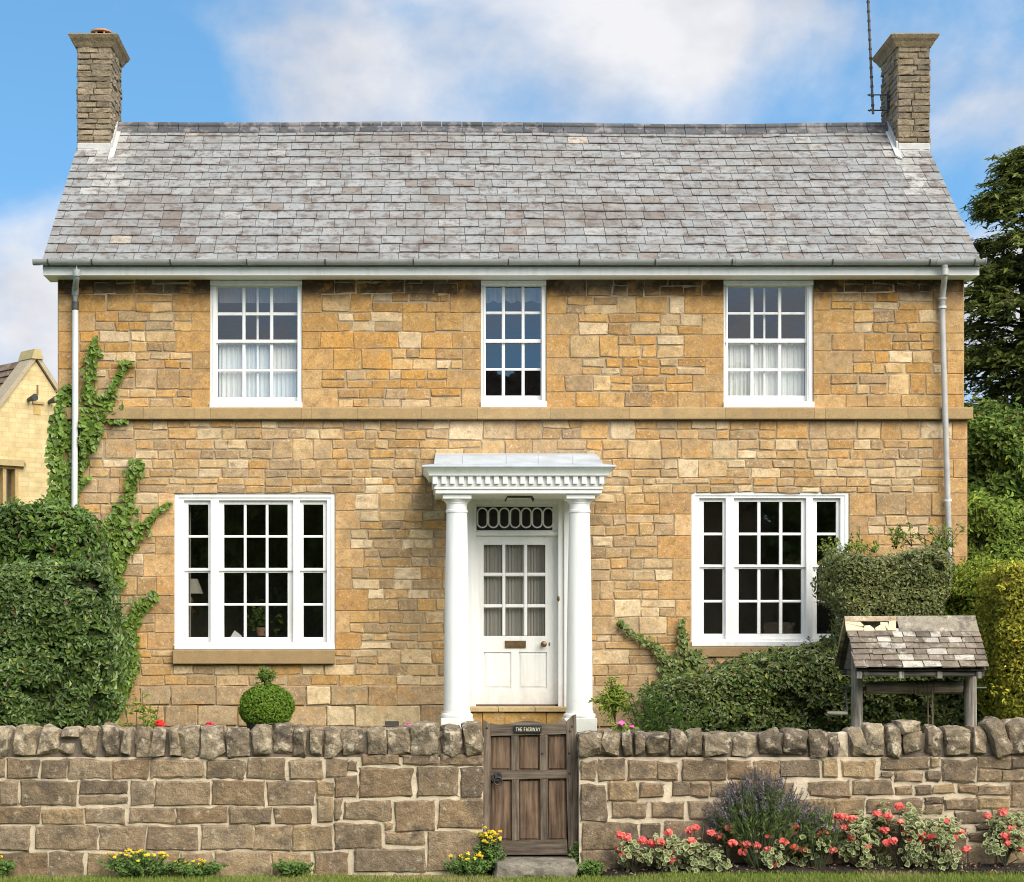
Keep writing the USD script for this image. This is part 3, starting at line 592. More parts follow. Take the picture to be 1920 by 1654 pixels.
w1 = upper_window('upper window of twelve panes left of the porch', 394, 566, 519, 766, [(408, 454), (460, 506), (512, 558)], dict(x0=405, x1=561, t=535, b=755, up=[(539, 585.5), (591.5, 637)], lo=[(645, 692), (697, 744.5)]))
part(w1, 'curtain', curtain(wx(407), wx(560), wz(748), wz(642), 0.185, 17, 0.012, 3), 'net_curtain')
part(w1, 'curtain', curtain(wx(407), wx(560), wz(563), wz(534), 0.20, 22, 0.010, 4), 'sheer_curtain')
w2 = upper_window('narrow upper window over the porch', 902, 1024, 519, 764, [(911, 941), (947, 978), (983.5, 1014)], dict(x0=908, x1=1017, t=533, b=753, up=[(537, 584), (589, 636)], lo=[(643, 690), (695, 742)]))
part(w2, 'curtain', curtain(wx(908), wx(1017), wz(561), wz(532), 0.20, 9, 0.014, 5, scallop=0.08), 'sheer_curtain')
w3 = upper_window('upper window with a white half curtain right of the porch', 1357, 1525, 519, 765, [(1362, 1407), (1413, 1459), (1465, 1510)], dict(x0=1359, x1=1514, t=535, b=754, up=[(539, 585), (590, 635)], lo=[(643.5, 691), (696, 742)]))
part(w3, 'curtain', curtain(wx(1360), wx(1513), wz(747), wz(632), 0.185, 16, 0.012, 6), 'net_curtain')
for w, px in ((w1, 483), (w3, 1433)):     # the slim upright of the inner glazing behind each outer window
    part(w, 'inner_glazing_bar', cbx(wx(px - 2, 0.15), wx(px + 2, 0.15), 0.148, 0.165, wz(750), wz(535), 0.004), 'white_paint')
def lower_window(label, x0, x1, top, bot, lights, ry):
    win = node(house, 'window', label)
    ops = unary_union([R(l[0], l[1], top + 12, bot - 14, 0.03) for l in lights])
    part(win, 'frame', extr(R(x0, x1, top, bot, 0.03).difference(ops), 0.03, 0.17), 'white_paint')
    part(win, 'staff_bead', extr(R(x0 + 0.5, x1 - 0.5, top + 0.5, bot - 8, 0.018).difference(R(x0 + 7, x1 - 7, top + 7, bot - 9, 0.018)), 0.018, 0.032), 'white_paint')
    part(win, 'sill', cbx(wx(x0), wx(x1), -0.03, 0.16, wz(bot), wz(bot - 9), 0.006), 'white_paint')
    for l in lights: light(win, l[0], l[1], top + 12, ry[2], bot - 14, l[2], ry[0], ry[1])
    return win
w4 = lower_window('wide lower window in three lights above the ball shaped bush', 327, 628, 926, 1218, [(345, 395, [(353, 390.5)]), (410, 550, [(420, 457), (462, 498), (503, 539.5)]), (562, 613, [(569, 606)])],
                  ([(946, 1003.5), (1008.5, 1066)], [(1074, 1131), (1136, 1194.5)], 1070))
w5 = lower_window('wide lower window in three lights partly hidden by the clipped shrub', 1296, 1592, 922, 1212, [(1311, 1361, [(1319.5, 1355)]), (1376, 1512, [(1385, 1420), (1426, 1461), (1467, 1502.5)]), (1524, 1576, [(1531.5, 1568)])],
                  ([(941, 999), (1004, 1060)], [(1067, 1125), (1130, 1188.5)], 1063.5))
# edge of a dark patterned curtain inside the left light
part(w4, 'curtain', curtain(wx(346, 0.3), wx(358, 0.3), wz(1200, 0.3), wz(930, 0.3), 0.3, 2, 0.03, 8), 'door_curtain')

# ---- front door under the porch
door = node(house, 'door', 'white half glazed front door with oval fanlight')
yd = 0.10
part(door, 'door_frame', extr(R(880, 1066, 934, 1326, 0.0).difference(R(892.5, 1047, 945, 1330, 0.0)), 0.0, 0.12), 'white_paint')
part(door, 'architrave', extr(R(874, 1067, 928, 1325, -0.03).difference(R(885, 1058, 938, 1330, -0.03)), -0.03, 0.0), 'white_paint')
part(door, 'transom', cbx(wx(888), wx(1050), 0.055, 0.14, wz(1004), wz(996), 0.006), 'white_paint')
glz = [(907, 941.5), (947.5, 982), (988.5, 1022.5)]; rws = [(1021.5, 1074), (1080.5, 1133), (1139.5, 1192.5)]
leaf = R(890, 1049, 1004, 1320.5, yd).difference(R(907, 1022.5, 1021.5, 1192.5, yd)).difference(R(907, 958.5, 1223, 1291, yd)).difference(R(973, 1025.5, 1223, 1291, yd))
part(door, 'door_leaf', extr(leaf, yd, yd + 0.045), 'white_paint')
for a, b in ((907, 958.5), (973, 1025.5)):
    x0, x1, z0, z1 = wx(a, yd), wx(b, yd), wz(1291, yd), wz(1223, yd); c = 0.028
    V = np.array([[x0, yd + 0.022, z0], [x1, yd + 0.022, z0], [x1, yd + 0.022, z1], [x0, yd + 0.022, z1], [x0 + c, yd + 0.008, z0 + c], [x1 - c, yd + 0.008, z0 + c], [x1 - c, yd + 0.008, z1 - c], [x0 + c, yd + 0.008, z1 - c]])
    part(door, 'panel', (V, np.array([[0, 1, 5], [0, 5, 4], [1, 2, 6], [1, 6, 5], [2, 3, 7], [2, 7, 6], [3, 0, 4], [3, 4, 7], [4, 5, 6], [4, 6, 7]])), 'white_paint')
for a, b in ((941.5, 947.5), (982, 988.5)): part(door, 'glazing_bar', cbx(wx(a, yd), wx(b, yd), yd - 0.004, yd + 0.04, wz(1192.5, yd), wz(1021.5, yd), 0.008), 'white_paint')
for a, b in ((1074, 1080.5), (1133, 1139.5)):
    for c0, c1 in glz: part(door, 'glazing_bar', cbx(wx(c0, yd), wx(c1, yd), yd - 0.002, yd + 0.038, wz(b, yd), wz(a, yd), 0.008), 'white_paint')
for r0, r1 in rws:
    for c0, c1 in glz: part(door, 'pane', quad(wx(c0 - 1, yd), wx(c1 + 1, yd), wz(r1 + 1, yd), wz(r0 - 1, yd), yd + 0.025), 'glass')
part(door, 'curtain', curtain(wx(903), wx(1027), wz(1197), wz(1018), yd + 0.09, 19, 0.011, 9), 'door_curtain')
# fanlight: seven upright ovals in tracery
yf = 0.08
trac = R(890, 1049, 943, 997, yf)
ovals = []
fx = np.linspace(901.5 + 3, 1027.5 + 0.5, 7)
op = []
for cx_ in fx:
    o = LineString([(wx(cx_, yf), wz(962, yf)), (wx(cx_, yf), wz(980, yf))])
    op.append(o); 
fan_open = R(893.5, 1036, 950, 994.5, yf)
ring = unary_union([o.buffer(wx(10.6, yf) - wx(0, yf)).difference(o.buffer(wx(8.0, yf) - wx(0, yf))) for o in op])
part(door, 'fanlight_frame', extr(trac.difference(fan_open), yf - 0.005, yf + 0.05), 'white_paint')
for o in op:
    part(door, 'oval_tracery', extr(o.buffer((wx(10.4) - wx(0))).difference(o.buffer(wx(7.9) - wx(0))), yf + rng.uniform(0, 0.004), yf + 0.03), 'white_paint')
part(door, 'pane', quad(wx(892, yf), wx(1038, yf), wz(996, yf), wz(948, yf), yf + 0.04), 'glass')
lb = cbx(wx(946.5, yd), wx(986, yd), yd - 0.012, yd + 0.002, wz(1215.5, yd), wz(1201.5, yd), 0.004)
part(door, 'letterbox', lb, 'brass'); 
part(door, 'letterbox_flap', cbx(wx(950, yd), wx(982, yd), yd - 0.018, yd - 0.0125, wz(1213, yd), wz(1204, yd), 0.003), 'brass')
kp = [(0.0, -0.075), (0.022, -0.073), (0.034, -0.062), (0.037, -0.05), (0.032, -0.036), (0.016, -0.026), (0.013, -0.012), (0.028, -0.008), (0.030, 0.0)]
kv, kf = lathe(kp, (0, 0, 0), 20); kv = np.stack([kv[:, 0], kv[:, 2], kv[:, 1]], 1) + at(1019, 1208, yd)
part(door, 'door_knob', (kv, kf[:, ::-1]), 'brass', smooth=40)
ev, ef = lathe([(0, -0.008), (0.010, -0.006), (0.012, 0.0)], (0, 0, 0), 16); ev = np.stack([ev[:, 0] * 0.8, ev[:, 2], ev[:, 1] * 2.0], 1) + at(1030, 1208, yd)
part(door, 'keyhole_cover', (ev, ef[:, ::-1]), 'brass', smooth=40)
bv, bf = lathe([(0, -0.022), (0.008, -0.020), (0.009, -0.010), (0.017, -0.008), (0.020, 0.0)], (0, 0, 0), 16); bv = np.stack([bv[:, 0] * 0.85, bv[:, 2], bv[:, 1] * 1.7], 1) + at(1047, 1122.5, 0.0)
part(door, 'bell_push', (bv, bf[:, ::-1]), 'brass', smooth=40)
part(door, 'weather_bar', bx(wx(892), wx(1043), 0.06, 0.14, wz(1325.5), wz(1321)), 'room_floor')
for a, b in ((880, 934), (934, 1003), (1003, 1064.5)): part(door, 'threshold_slab', cbx(wx(a, -0.3) + 0.002, wx(b, -0.3) - 0.002, -0.32, 0.16, wz(1335, -0.32), wz(1326, -0.32), 0.006), 'dressed_stone', tint=(0.50, 0.37, 0.20))
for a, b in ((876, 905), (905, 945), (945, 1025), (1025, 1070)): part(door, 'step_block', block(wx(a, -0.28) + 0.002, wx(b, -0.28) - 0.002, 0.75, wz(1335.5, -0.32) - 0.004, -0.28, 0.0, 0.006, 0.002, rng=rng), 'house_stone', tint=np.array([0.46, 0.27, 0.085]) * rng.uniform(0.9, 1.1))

# ---- porch: two Tuscan columns, dentilled entablature, lead roof
porch = node(house, 'porch', 'white porch with two columns, dentilled cornice and lead roof')
yc = -0.78
def column(pxc):
    c = at(pxc, 1365, yc); k = (yc - CY) / FPX; z = lambda py: CZ + (VY - py) * k - c[2]; r = lambda px: px * k
    prof = [(r(23.5), z(1336)), (r(24.5), z(1334)), (r(25), z(1331))]
    shaft = []
    for t in np.linspace(0, 1, 10):
        py = 1331 + (962 - 1331) * t; rad = 24.6 - 5.2 * t ** 1.6; shaft.append((r(rad), z(py)))
    prof = [(r(29.5), z(1346)), (r(30.3), z(1343.5)), (r(30.3), z(1341)), (r(29), z(1338.5)), (r(26), z(1337)), (r(26.3), z(1335))] + shaft + \
           [(r(21.0), z(961)), (r(21.0), z(957.5)), (r(19.4), z(956.5)), (r(19.3), z(946)), (r(20.3), z(945)), (r(20.6), z(943)), (r(24), z(939.5)), (r(25.5), z(937.5)), (r(0.1), z(937.4))]
    V, F = lathe(prof, c, 44)
    col = part(porch, 'column', (V, F), 'white_column', smooth=32)
    h = 30.2 * k
    part(col, 'plinth', cbx(c[0] - h, c[0] + h, yc - h, yc + h, 0.86, wz(1346, yc), 0.006), 'white_column')
    h = 26.8 * k
    part(col, 'abacus', cbx(c[0] - h, c[0] + h, yc - h, yc + h, wz(937.3, yc), wz(925.8, yc), 0.005), 'white_column')
column(856.5); column(1086.5)
def tier(name, l, r_, yfr, t, b, mat='white_paint', c=0.004): return part(porch, name, cbx(wx(l, yfr), wx(r_, yfr), yfr, -0.002, wz(b, yfr), wz(t, yfr), c), mat)
YA = -0.98
beam = extr(Polygon([(wx(815.5, YA), wz(924.5, YA)), (wx(1129, YA), wz(924.5, YA)), (wx(1129, YA), wz(909, YA)), (wx(815.5, YA), wz(909, YA))]), YA, -0.002)
tier('architrave', 816.5, 1128, YA, 917, 925.5); tier('architrave_fillet', 814, 1130.5, YA - 0.018, 912.5, 917.2)
tier('frieze', 816, 1128.5, YA - 0.004, 892, 912.2)
k = (YA - CY) / FPX
for i in range(20):
    p0 = 811 + 16.42 * i
    part(porch, 'dentil', cbx(wx(p0, YA), wx(p0 + 9.3, YA), YA - 0.05, YA - 0.0045, wz(908, YA), wz(893, YA), 0.003), 'white_paint')
for s, px in ((-1, 815.8), (1, 1128.7)):    # dentils returning along the sides
    for j in range(8):
        y0 = YA + 0.06 + j * 0.11; x = wx(px, YA)
        part(porch, 'dentil', cbx(min(x, x + s * 0.03), max(x, x + s * 0.03), y0, y0 + 0.06, wz(908, YA), wz(893, YA), 0.003), 'white_paint')
# crown: cyma profile mitred round three sides
def crown(prof, x0, x1, yf):
    V, F = [], []
    for (o, z) in prof:
        V += [[x0 - o, -0.003, z], [x0 - o, yf - o, z], [x1 + o, yf - o, z], [x1 + o, -0.003, z]]
    n = len(prof)
    for i in range(n - 1):
        for j in range(3):
            a, b, c, d = i * 4 + j, i * 4 + j + 1, (i + 1) * 4 + j + 1, (i + 1) * 4 + j; F += [[a, b, c], [a, c, d]]
    F += [[0, 2, 1], [0, 3, 2], [(n - 1) * 4, (n - 1) * 4 + 1, (n - 1) * 4 + 2], [(n - 1) * 4, (n - 1) * 4 + 2, (n - 1) * 4 + 3]]
    return np.array(V), np.array(F)
z_ = lambda py, o: wz(py, YA - o)
pr = [(0.03, z_(892.8, .03)), (0.072, z_(891.5, .07)), (0.072, z_(889.5, .07)), (0.08, z_(886, .08)), (0.10, z_(881.5, .1)), (0.125, z_(878, .12)), (0.135, z_(876, .13)), (0.135, z_(874.5, .13))]
part(porch, 'cornice', crown(pr, wx(816, YA), wx(1128.5, YA), YA), 'white_paint', smooth=25)
zl = z_(874.3, .13)
lead = crown([(0.145, zl - 0.012), (0.148, zl + 0.004), (0.145, zl + 0.012), (0.02, zl + 0.035), (-0.01, zl + 0.04)], wx(816, YA), wx(1128.5, YA), YA)
part(porch, 'lead_roof', lead, 'lead')
x0, x1 = wx(813.5, YA), wx(1131.5, YA); zt = wz(853, -0.45); zb = zl + 0.028
hood = np.array([[x0, YA - 0.02, zb], [x1, YA - 0.02, zb], [x1 - 0.02, -0.004, zb], [x0 + 0.02, -0.004, zb], [x0 + 0.02, -0.45, zt], [x1 - 0.02, -0.45, zt], [x1 - 0.03, -0.004, zt + 0.06], [x0 + 0.03, -0.004, zt + 0.06]])
part(porch, 'lead_hood', (hood, BOXF), 'lead')
for p in (868, 950, 1010, 1075):
    a, b = wx(p, YA), wx(p, -0.45); part(porch, 'lead_seam', tube([[a, YA - 0.018, zb + 0.004], [b, -0.452, zt - 0.002]], 0.006, 6), 'lead')
part(porch, 'soffit', bx(wx(818, YA), wx(1127, YA), YA + 0.06, -0.003, wz(922, YA) , wz(918, YA)), 'white_paint')
# iron lantern bracket beneath the soffit
lan = MB(); a0, a1 = at(952, 930, -0.55), at(996, 930, -0.55); zt_ = wz(925.2, YA) - 0.001
zlow = wz(930.5, -0.62)
for y in (-0.62, -0.46): lan.add(tube([[a0[0], y, zlow], [a1[0], y, zlow]], 0.009, 6))
for x in (a0[0], a1[0]): lan.add(tube([[x, -0.62, zlow], [x, -0.46, zlow]], 0.009, 6))
for x, s in ((a0[0], -1), (a1[0], 1)):
    for y in (-0.62, -0.46): lan.add(tube([[x, y, zlow], [x + s * 0.022, y, zlow - 0.03], [x + s * 0.024, y, zlow - 0.05]], 0.008, 6)); lan.add(tube([[x, y, zlow], [x, y, zlow + 0.045]], 0.007, 6))
part(porch, 'lantern_frame', lan, 'iron')

# ---- eaves
YE = -0.30
fas = [(YE, wz(516, YE)), (YE, wz(506, YE)), (YE - 0.012, wz(505, YE)), (YE - 0.012, wz(492, YE)), (YE + 0.03, wz(490, YE)), (YE + 0.03, wz(516, YE))]
part(house, 'fascia_board', sweep_x(fas, wx(80.5, YE), wx(1836, YE)), 'white_paint')
part(house, 'soffit_board', bx(wx(84, YE), wx(1832, YE), YE + 0.031, 0.16, wz(516, YE), wz(514, YE)), 'white_paint')
for a, b in ((wx(80.5, YE), XL - 0.002), (XRU + 0.002, wx(1836, YE))):
    part(house, 'bargeboard', bx(a + 0.004, b, YE + 0.031, 0.16, wz(516, YE) - 0.001, wz(500, YE)), 'white_paint')
YGU = -0.40; kg = (YGU - CY) / FPX
gc = wz(487.5, YGU); rg = 9.2 * kg
ang = np.linspace(math.pi, 2 * math.pi, 15); prof = [(YGU + rg * math.cos(a), gc + rg * math.sin(a)) for a in ang] + [(YGU + rg * 0.86 * math.cos(a), gc + rg * 0.86 * math.sin(a)) for a in ang[::-1]]
gut = part(house, 'gutter', sweep_x(prof, wx(66, YGU), wx(1848, YGU)), 'gutter_grey', smooth=35)
def gband(name, p0, p1, f, mat):
    pf = [(YGU + rg * f * math.cos(a), gc + rg * f * math.sin(a)) for a in ang]; pf = pf + [(YGU + rg * 1.005 * math.cos(a), gc + rg * 1.005 * math.sin(a)) for a in ang[::-1]]
    part(gut, name, sweep_x(pf, wx(p0, YGU), wx(p1, YGU)), mat, smooth=35)
for p in (91, 173, 320, 463, 610, 775, 953, 1086, 1228, 1372, 1560, 1742, 1826): gband('gutter_bracket', p - 1.2, p + 1.2, 1.16, 'dark_iron')
for p in (64, 128, 460, 771, 948, 1380, 1757): gband('gutter_joint', p - 2, p + (26 if p in (128, 1757) else 12), 1.09, 'gutter_grey')
part(gut, 'end_cap', sweep_x([(YGU + rg * 1.1 * math.cos(a), gc + rg * 1.1 * math.sin(a)) for a in ang], wx(65, YGU), wx(67, YGU)), 'gutter_grey')
part(gut, 'end_cap', sweep_x([(YGU + rg * 1.1 * math.cos(a), gc + rg * 1.1 * math.sin(a)) for a in ang], wx(1846, YGU), wx(1848, YGU)), 'gutter_grey')
# downpipes
dp = node(house, 'downpipe', 'left downpipe, white below and grey above')
rp = 0.036
yP = -0.075
part(dp, 'upper_pipe', tube([at(143.5, 497, YGU), at(143.5, 516, YGU), at(143, 524, -0.36), at(141.5, 540, -0.12), at(141, 550, yP), at(141, 584, yP)], rp, 14), 'gutter_grey', smooth=60)
part(dp, 'lower_pipe', tube([at(141, 582, yP), at(141, 760, yP - 0.05), at(139.5, 932, yP), at(139, 1400, yP)], rp * 1.02, 14), 'pipe_white', smooth=60)
part(dp, 'collar', tube([at(141, 566, yP), at(141, 580, yP)], rp * 1.2, 14), 'dark_iron', smooth=60)
part(dp, 'collar', tube([at(143.5, 506, YGU), at(143.5, 518, YGU)], rp * 1.2, 14), 'gutter_grey', smooth=60)
part(dp, 'collar', tube([at(141.5, 538, -0.12), at(141, 552, yP)], rp * 1.15, 14), 'gutter_grey', smooth=60)
dp = node(house, 'downpipe', 'right downpipe, grey and leaning slightly')
part(dp, 'pipe', tube([at(1771.5, 497, YGU), at(1771.5, 512, YGU), at(1770, 530, -0.2), at(1767, 558, yP), at(1767, 600, yP), at(1772, 770, yP - 0.045), at(1779, 1000, yP), at(1783, 1400, yP)], rp * 0.95, 14), 'pipe_grey', smooth=60)
for py, px in ((576, 1767), (938, 1777), (560, 1767)): part(dp, 'collar', tube([at(px, py - 2, yP), at(px, py + 2.5, yP)], rp * 1.3, 14), 'pipe_white' if py != 560 else 'pipe_grey', smooth=60)
part(dp, 'collar', tube([at(1771.5, 504, YGU), at(1771.5, 516, YGU)], rp * 1.15, 14), 'pipe_grey', smooth=60)

# ---- roof
VXL, VXR = wx(80, YE), wx(1837.5, YE)
EY, EZ, RY, RZ = -0.36, wz(487.5, -0.33) - 0.03, 2.55, 8.715
run, rise = RY - EY, RZ - EZ; SL = math.hypot(run, rise); U_ = np.array([0, run / SL, rise / SL]); N_ = np.array([0, -rise / SL, run / SL])
sag = lambda x, t: -0.03 * t * np.exp(-((x - 2.9) / 1.5) ** 2) - 0.006 * t * np.sin(x * 1.3)
roof = part(house, 'roof', MB().add((np.array([[VXL + 0.01, EY + 0.03, EZ - 0.045], [VXR - 0.01, EY + 0.03, EZ - 0.045], [VXR - 0.01, RY, RZ - 0.08], [VXL + 0.01, RY, RZ - 0.08], [VXR - 0.01, 2 * RY - EY, EZ - 0.04], [VXL + 0.01, 2 * RY - EY, EZ - 0.04]]), np.array([[0, 1, 2], [0, 2, 3], [3, 2, 4], [3, 4, 5], [0, 5, 4], [0, 4, 1], [0, 3, 5], [1, 4, 2]])), (0.06, 0.055, 0.05)), 'slate')
slates = []
ROWS = 17; ex = SL / ROWS
chim_l, chim_r = (wx(145, 2.06), wx(208, 2.06)), (wx(1683, 2.06), wx(1743, 2.06))
def slate(x0, x1, s0, s1, lift, skew, th, col):
    xs_ = np.array([x0, x1, x1, x0]); ss = np.array([s0 - skew, s0 + skew, s1, s1]); hh = np.array([lift, lift, 0.001, 0.001])
    base = np.zeros((4, 3)); base[:, 0] = xs_; base += np.array([0, EY, EZ]) + ss[:, None] * U_ + hh[:, None] * N_
    base[:, 2] += sag(xs_, ss / SL)
    lowr = base - th * N_
    return np.vstack([lowr, base]), BOXF, np.tile(col, (8, 1))
for r in range(ROWS):
    x = VXL - (0.12 if r % 2 else 0.0) - rng.uniform(0, 0.03); s0 = r * ex - (0.0 if r else 0.02)
    while x < VXR:
        w = rng.uniform(0.215, 0.262) if rng.random() > 0.04 else rng.uniform(0.13, 0.18)
        a, b = max(x, VXL), min(x + w, VXR); x += w
        if b - a < 0.03: continue
        q = rng.random(); base = np.array([0.265, 0.268, 0.266]) * rng.uniform(0.90, 1.10)
        mid = float(meshkit.fbm(np.array([[a * 0.55, r * 0.22, 1.0]]), 3, 3)[0])
        if q < 0.02 + 0.5 * max(0, mid - 0.52): base = np.array([0.21, 0.185, 0.165]) * rng.uniform(0.85, 1.15)
        elif q > 0.996: base = np.array([0.38, 0.33, 0.27]) * rng.uniform(0.9, 1.1)
        elif q > 0.96: base = np.array([0.33, 0.325, 0.31])
        # lime washed from the lead of the chimneys
        for cxm in (chim_l[1] + 0.03, chim_r[0] + 0.05):
            if abs((a + b) / 2 - cxm) < 0.2 and r > 7: base = base * 0.55 + np.array([0.50, 0.48, 0.45]) * 0.45
        slates.append(((r, -abs(a)), slate(a + 0.003, b - 0.003, s0 + rng.normal(0, 0.004), s0 + ex + 0.06, 0.016 + rng.random() * 0.009, rng.normal(0, 0.004) if rng.random() > 0.012 else rng.choice([-1, 1]) * 0.022, 0.009, base)))
slates.sort(key=lambda s: s[0])
for s in slates[:300]: part(roof, 'slate', s[1], 'slate')
m = MB()
for s in slates[300:]: m.add(s[1])
part(roof, 'slates', m, 'slate', kind='stuff')
# ridge: half round tiles with wings
xr0, xr1 = wx(222, RY), wx(1662, RY); nt = 38; xs = np.linspace(xr0, xr1, nt + 1)
for i in range(nt):
    a, b = xs[i] + 0.004, xs[i + 1] - 0.004; zc = RZ + 0.04 + rng.normal(0, 0.0015)
    c = np.array([0.085, 0.085, 0.09]) * rng.uniform(0.8, 1.25)
    th = run / SL; tz = rise / SL
    # wing down each slope, roll on top
    prof = []
    w_ = 0.15
    for s in (-1, 1):
        pass
    outer = [(-w_ * th, -w_ * tz), (-0.035, -0.012)] + [(0.042 * math.cos(t), 0.012 + 0.042 * math.sin(t)) for t in np.linspace(math.pi * 1.05, -0.05 * math.pi, 9)] + [(0.035, -0.012), (w_ * th, -w_ * tz)]
    inner = [(w_ * th, -w_ * tz - 0.016), (0, -0.03), (-w_ * th, -w_ * tz - 0.016)]
    g = Polygon([(RY + y, zc + z + float(sag(a, 1.0))) for y, z in outer + inner])
    if not g.is_valid: g = g.buffer(0)
    V, F = sweep_x(list(g.exterior.coords)[:-1], a, b)
    V[V[:, 0] > (a + b) / 2, 2] += float(sag(b, 1.0) - sag(a, 1.0))
    part(roof, 'ridge_tile', (V, F), 'ridge_tile', tint=c)

# ---- chimneys
def chimney(label, x0, x1, inner, pot, seed):
    r = np.random.default_rng(seed)
    y0, y1 = 2.06, 2.97; zb, ztop = 7.9, wz(87, y0)
    ch = node(house, 'chimney', label)
    part(ch, 'shaft', bx(x0 + 0.02, x1 - 0.02, y0 + 0.02, y1 - 0.02, zb, ztop), 'chimney_mortar')
    z = wz(262, y0) - 0.4
    def C(): return np.array([(0.27, 0.215, 0.15), (0.23, 0.185, 0.13), (0.31, 0.245, 0.165), (0.25, 0.195, 0.125)][r.integers(4)]) * r.uniform(0.8, 1.15)
    while z < ztop - 0.01:
        h = min(r.uniform(0.062, 0.088), ztop - z)
        if ztop - z - h < 0.05: h = ztop - z
        for face in range(4):
            horizontal = face in (0, 2); L0, L1 = (x0, x1) if horizontal else (y0, y1)
            t = L0
            while t < L1 - 1e-6:
                w = r.uniform(0.14, 0.30)
                if L1 - t - w < 0.1: w = L1 - t
                V, F = block(t + 0.002, t + w - 0.002, z + 0.003, z + h - 0.003, -r.uniform(0.0, 0.016), 0.03, 0.009, 0.006, m=2, n=1, rng=r, jit=0.003)
                if face == 0: V = V + [0, y0, 0]
                elif face == 2: V = V * [1, -1, 1] + [0, y1, 0]; F = F[:, ::-1]
                elif face == 1: V = np.stack([x0 + V[:, 1], V[:, 0], V[:, 2]], 1); F = F[:, ::-1]
                else: V = np.stack([x1 - V[:, 1], V[:, 0], V[:, 2]], 1)
                if face != 2: part(ch, 'stone', (V, F), 'chimney_stone', tint=C())
                t += w
        z += h
    o1, o2 = 0.012, 0.105
    zz = [ztop - 0.012, ztop + 0.012, ztop + 0.05, ztop + 0.085, ztop + 0.125, ztop + 0.14]; oo = [0.02, 0.035, 0.055, 0.085, 0.105, 0.098]
    V, F = [], []
    for o, zc in zip(oo, zz): V += [[x0 - o, y0 - o, zc], [x1 + o, y0 - o, zc], [x1 + o, y1 + o, zc], [x0 - o, y1 + o, zc]]
    for i in range(len(zz) - 1):
        for j in range(4): a, b = i * 4 + j, i * 4 + (j + 1) % 4; F += [[a, b, b + 4], [a, b + 4, a + 4]]
    n = (len(zz) - 1) * 4; F += [[n, n + 1, n + 2], [n, n + 2, n + 3], [0, 2, 1], [0, 3, 2]]
    part(ch, 'cap', (np.array(V), np.array(F)), 'chimney_stone', tint=(0.27, 0.205, 0.12))
    # lead soakers and lime flashing where the shaft meets the slates
    zf = lambda y: EZ + (y - EY) * rise / run
    yA = y0 - 0.03; fl = MB()
    fl.add(cbx(x0 - 0.0, x1 + 0.0, y0 - 0.035, y0 + 0.01, zf(y0) - 0.06, zf(y0) + 0.075, 0.01), (1, 1, 1))
    xi = x1 if inner > 0 else x0
    g = Polygon([(y0 - 0.03, zf(y0 - 0.03) - 0.03), (RY, RZ - 0.02), (RY, RZ + 0.1), (y0 - 0.03, zf(y0) + 0.085)]); 
    m_ = trimesh.creation.extrude_polygon(g, 0.022, engine='earcut'); v = np.asarray(m_.vertices)
    fl.add((np.stack([xi + (v[:, 2] if inner > 0 else -v[:, 2]), v[:, 0], v[:, 1]], 1), np.asarray(m_.faces)))
    q = np.array([[xi, y0 - 0.28, 0], [xi + inner * 0.07, y0 - 0.2, 0], [xi + inner * 0.07, RY - 0.1, 0], [xi, RY - 0.1, 0]]); q[:, 2] = zf(q[:, 1]) + 0.035
    fl.add((np.vstack([q - [0, 0, 0.02], q]), BOXF))
    part(ch, 'flashing', fl, 'lime_flashing')
    if pot:
        c = np.array([(x0 + x1) / 2 + 0.02, (y0 + y1) / 2, ztop + 0.14])
        p = part(ch, 'chimney_pot', lathe([(0.11, 0), (0.13, 0.01), (0.135, 0.07), (0.11, 0.08), (0.105, 0.115)], c, 24), 'terracotta', smooth=40)
        part(p, 'pot_lid', lathe([(0.06, 0.165), (0.135, 0.168), (0.135, 0.185), (0.10, 0.20), (0.0, 0.205)], c, 24), 'terracotta', smooth=40)
        st = MB()
        for a in np.linspace(0, 2 * math.pi, 6, endpoint=False): st.add(tube([c + [0.1 * math.cos(a), 0.1 * math.sin(a), 0.08], c + [0.1 * math.cos(a), 0.1 * math.sin(a), 0.17]], 0.014, 6))
        part(p, 'pot_stay', st, 'terracotta')
chimney('left chimney with a clay pot on its cap', *chim_l, 1, True, 31)
chimney('right chimney with bare cap beside the aerial mast', *chim_r, -1, False, 32)

# ---- aerial mast clamped to the right chimney
xm = wx(1637, 2.5)
aer = thing('aerial_mast', 'thin ribbed aerial mast clamped to the side of the right chimney', 'aerial', (xm, 2.5, wz(213, 2.5)))
top, bot = at(1625, -60, 2.5), at(1637, 214, 2.5)
part(aer, 'mast', tube([bot, top], 0.016, 10), 'dark_iron', smooth=60)
for t in np.linspace(0.06, 0.96, 15):
    p = bot * (1 - t) + top * t; part(aer, 'mast_ring', tube([p - [0, 0, 0.012], p + [0, 0, 0.012]], 0.022, 8), 'iron')
for py in (178, 207):
    p = at(1636 - (207 - py) * 0.03, py, 2.5); e = np.array([chim_r[0], 2.5, p[2]])
    part(aer, 'clamp', MB().add(tube([p - [0.06, 0, 0], e - [0.04, 0, 0]], 0.009, 6)).add(tube([p + [-0.03, -0.03, 0], p + [-0.03, 0.03, 0]], 0.012, 6)), 'iron')
part(aer, 'wall_plate', bx(chim_r[0] - 0.045, chim_r[0] - 0.02, 2.47, 2.53, wz(210, 2.5), wz(174, 2.5)), 'iron')

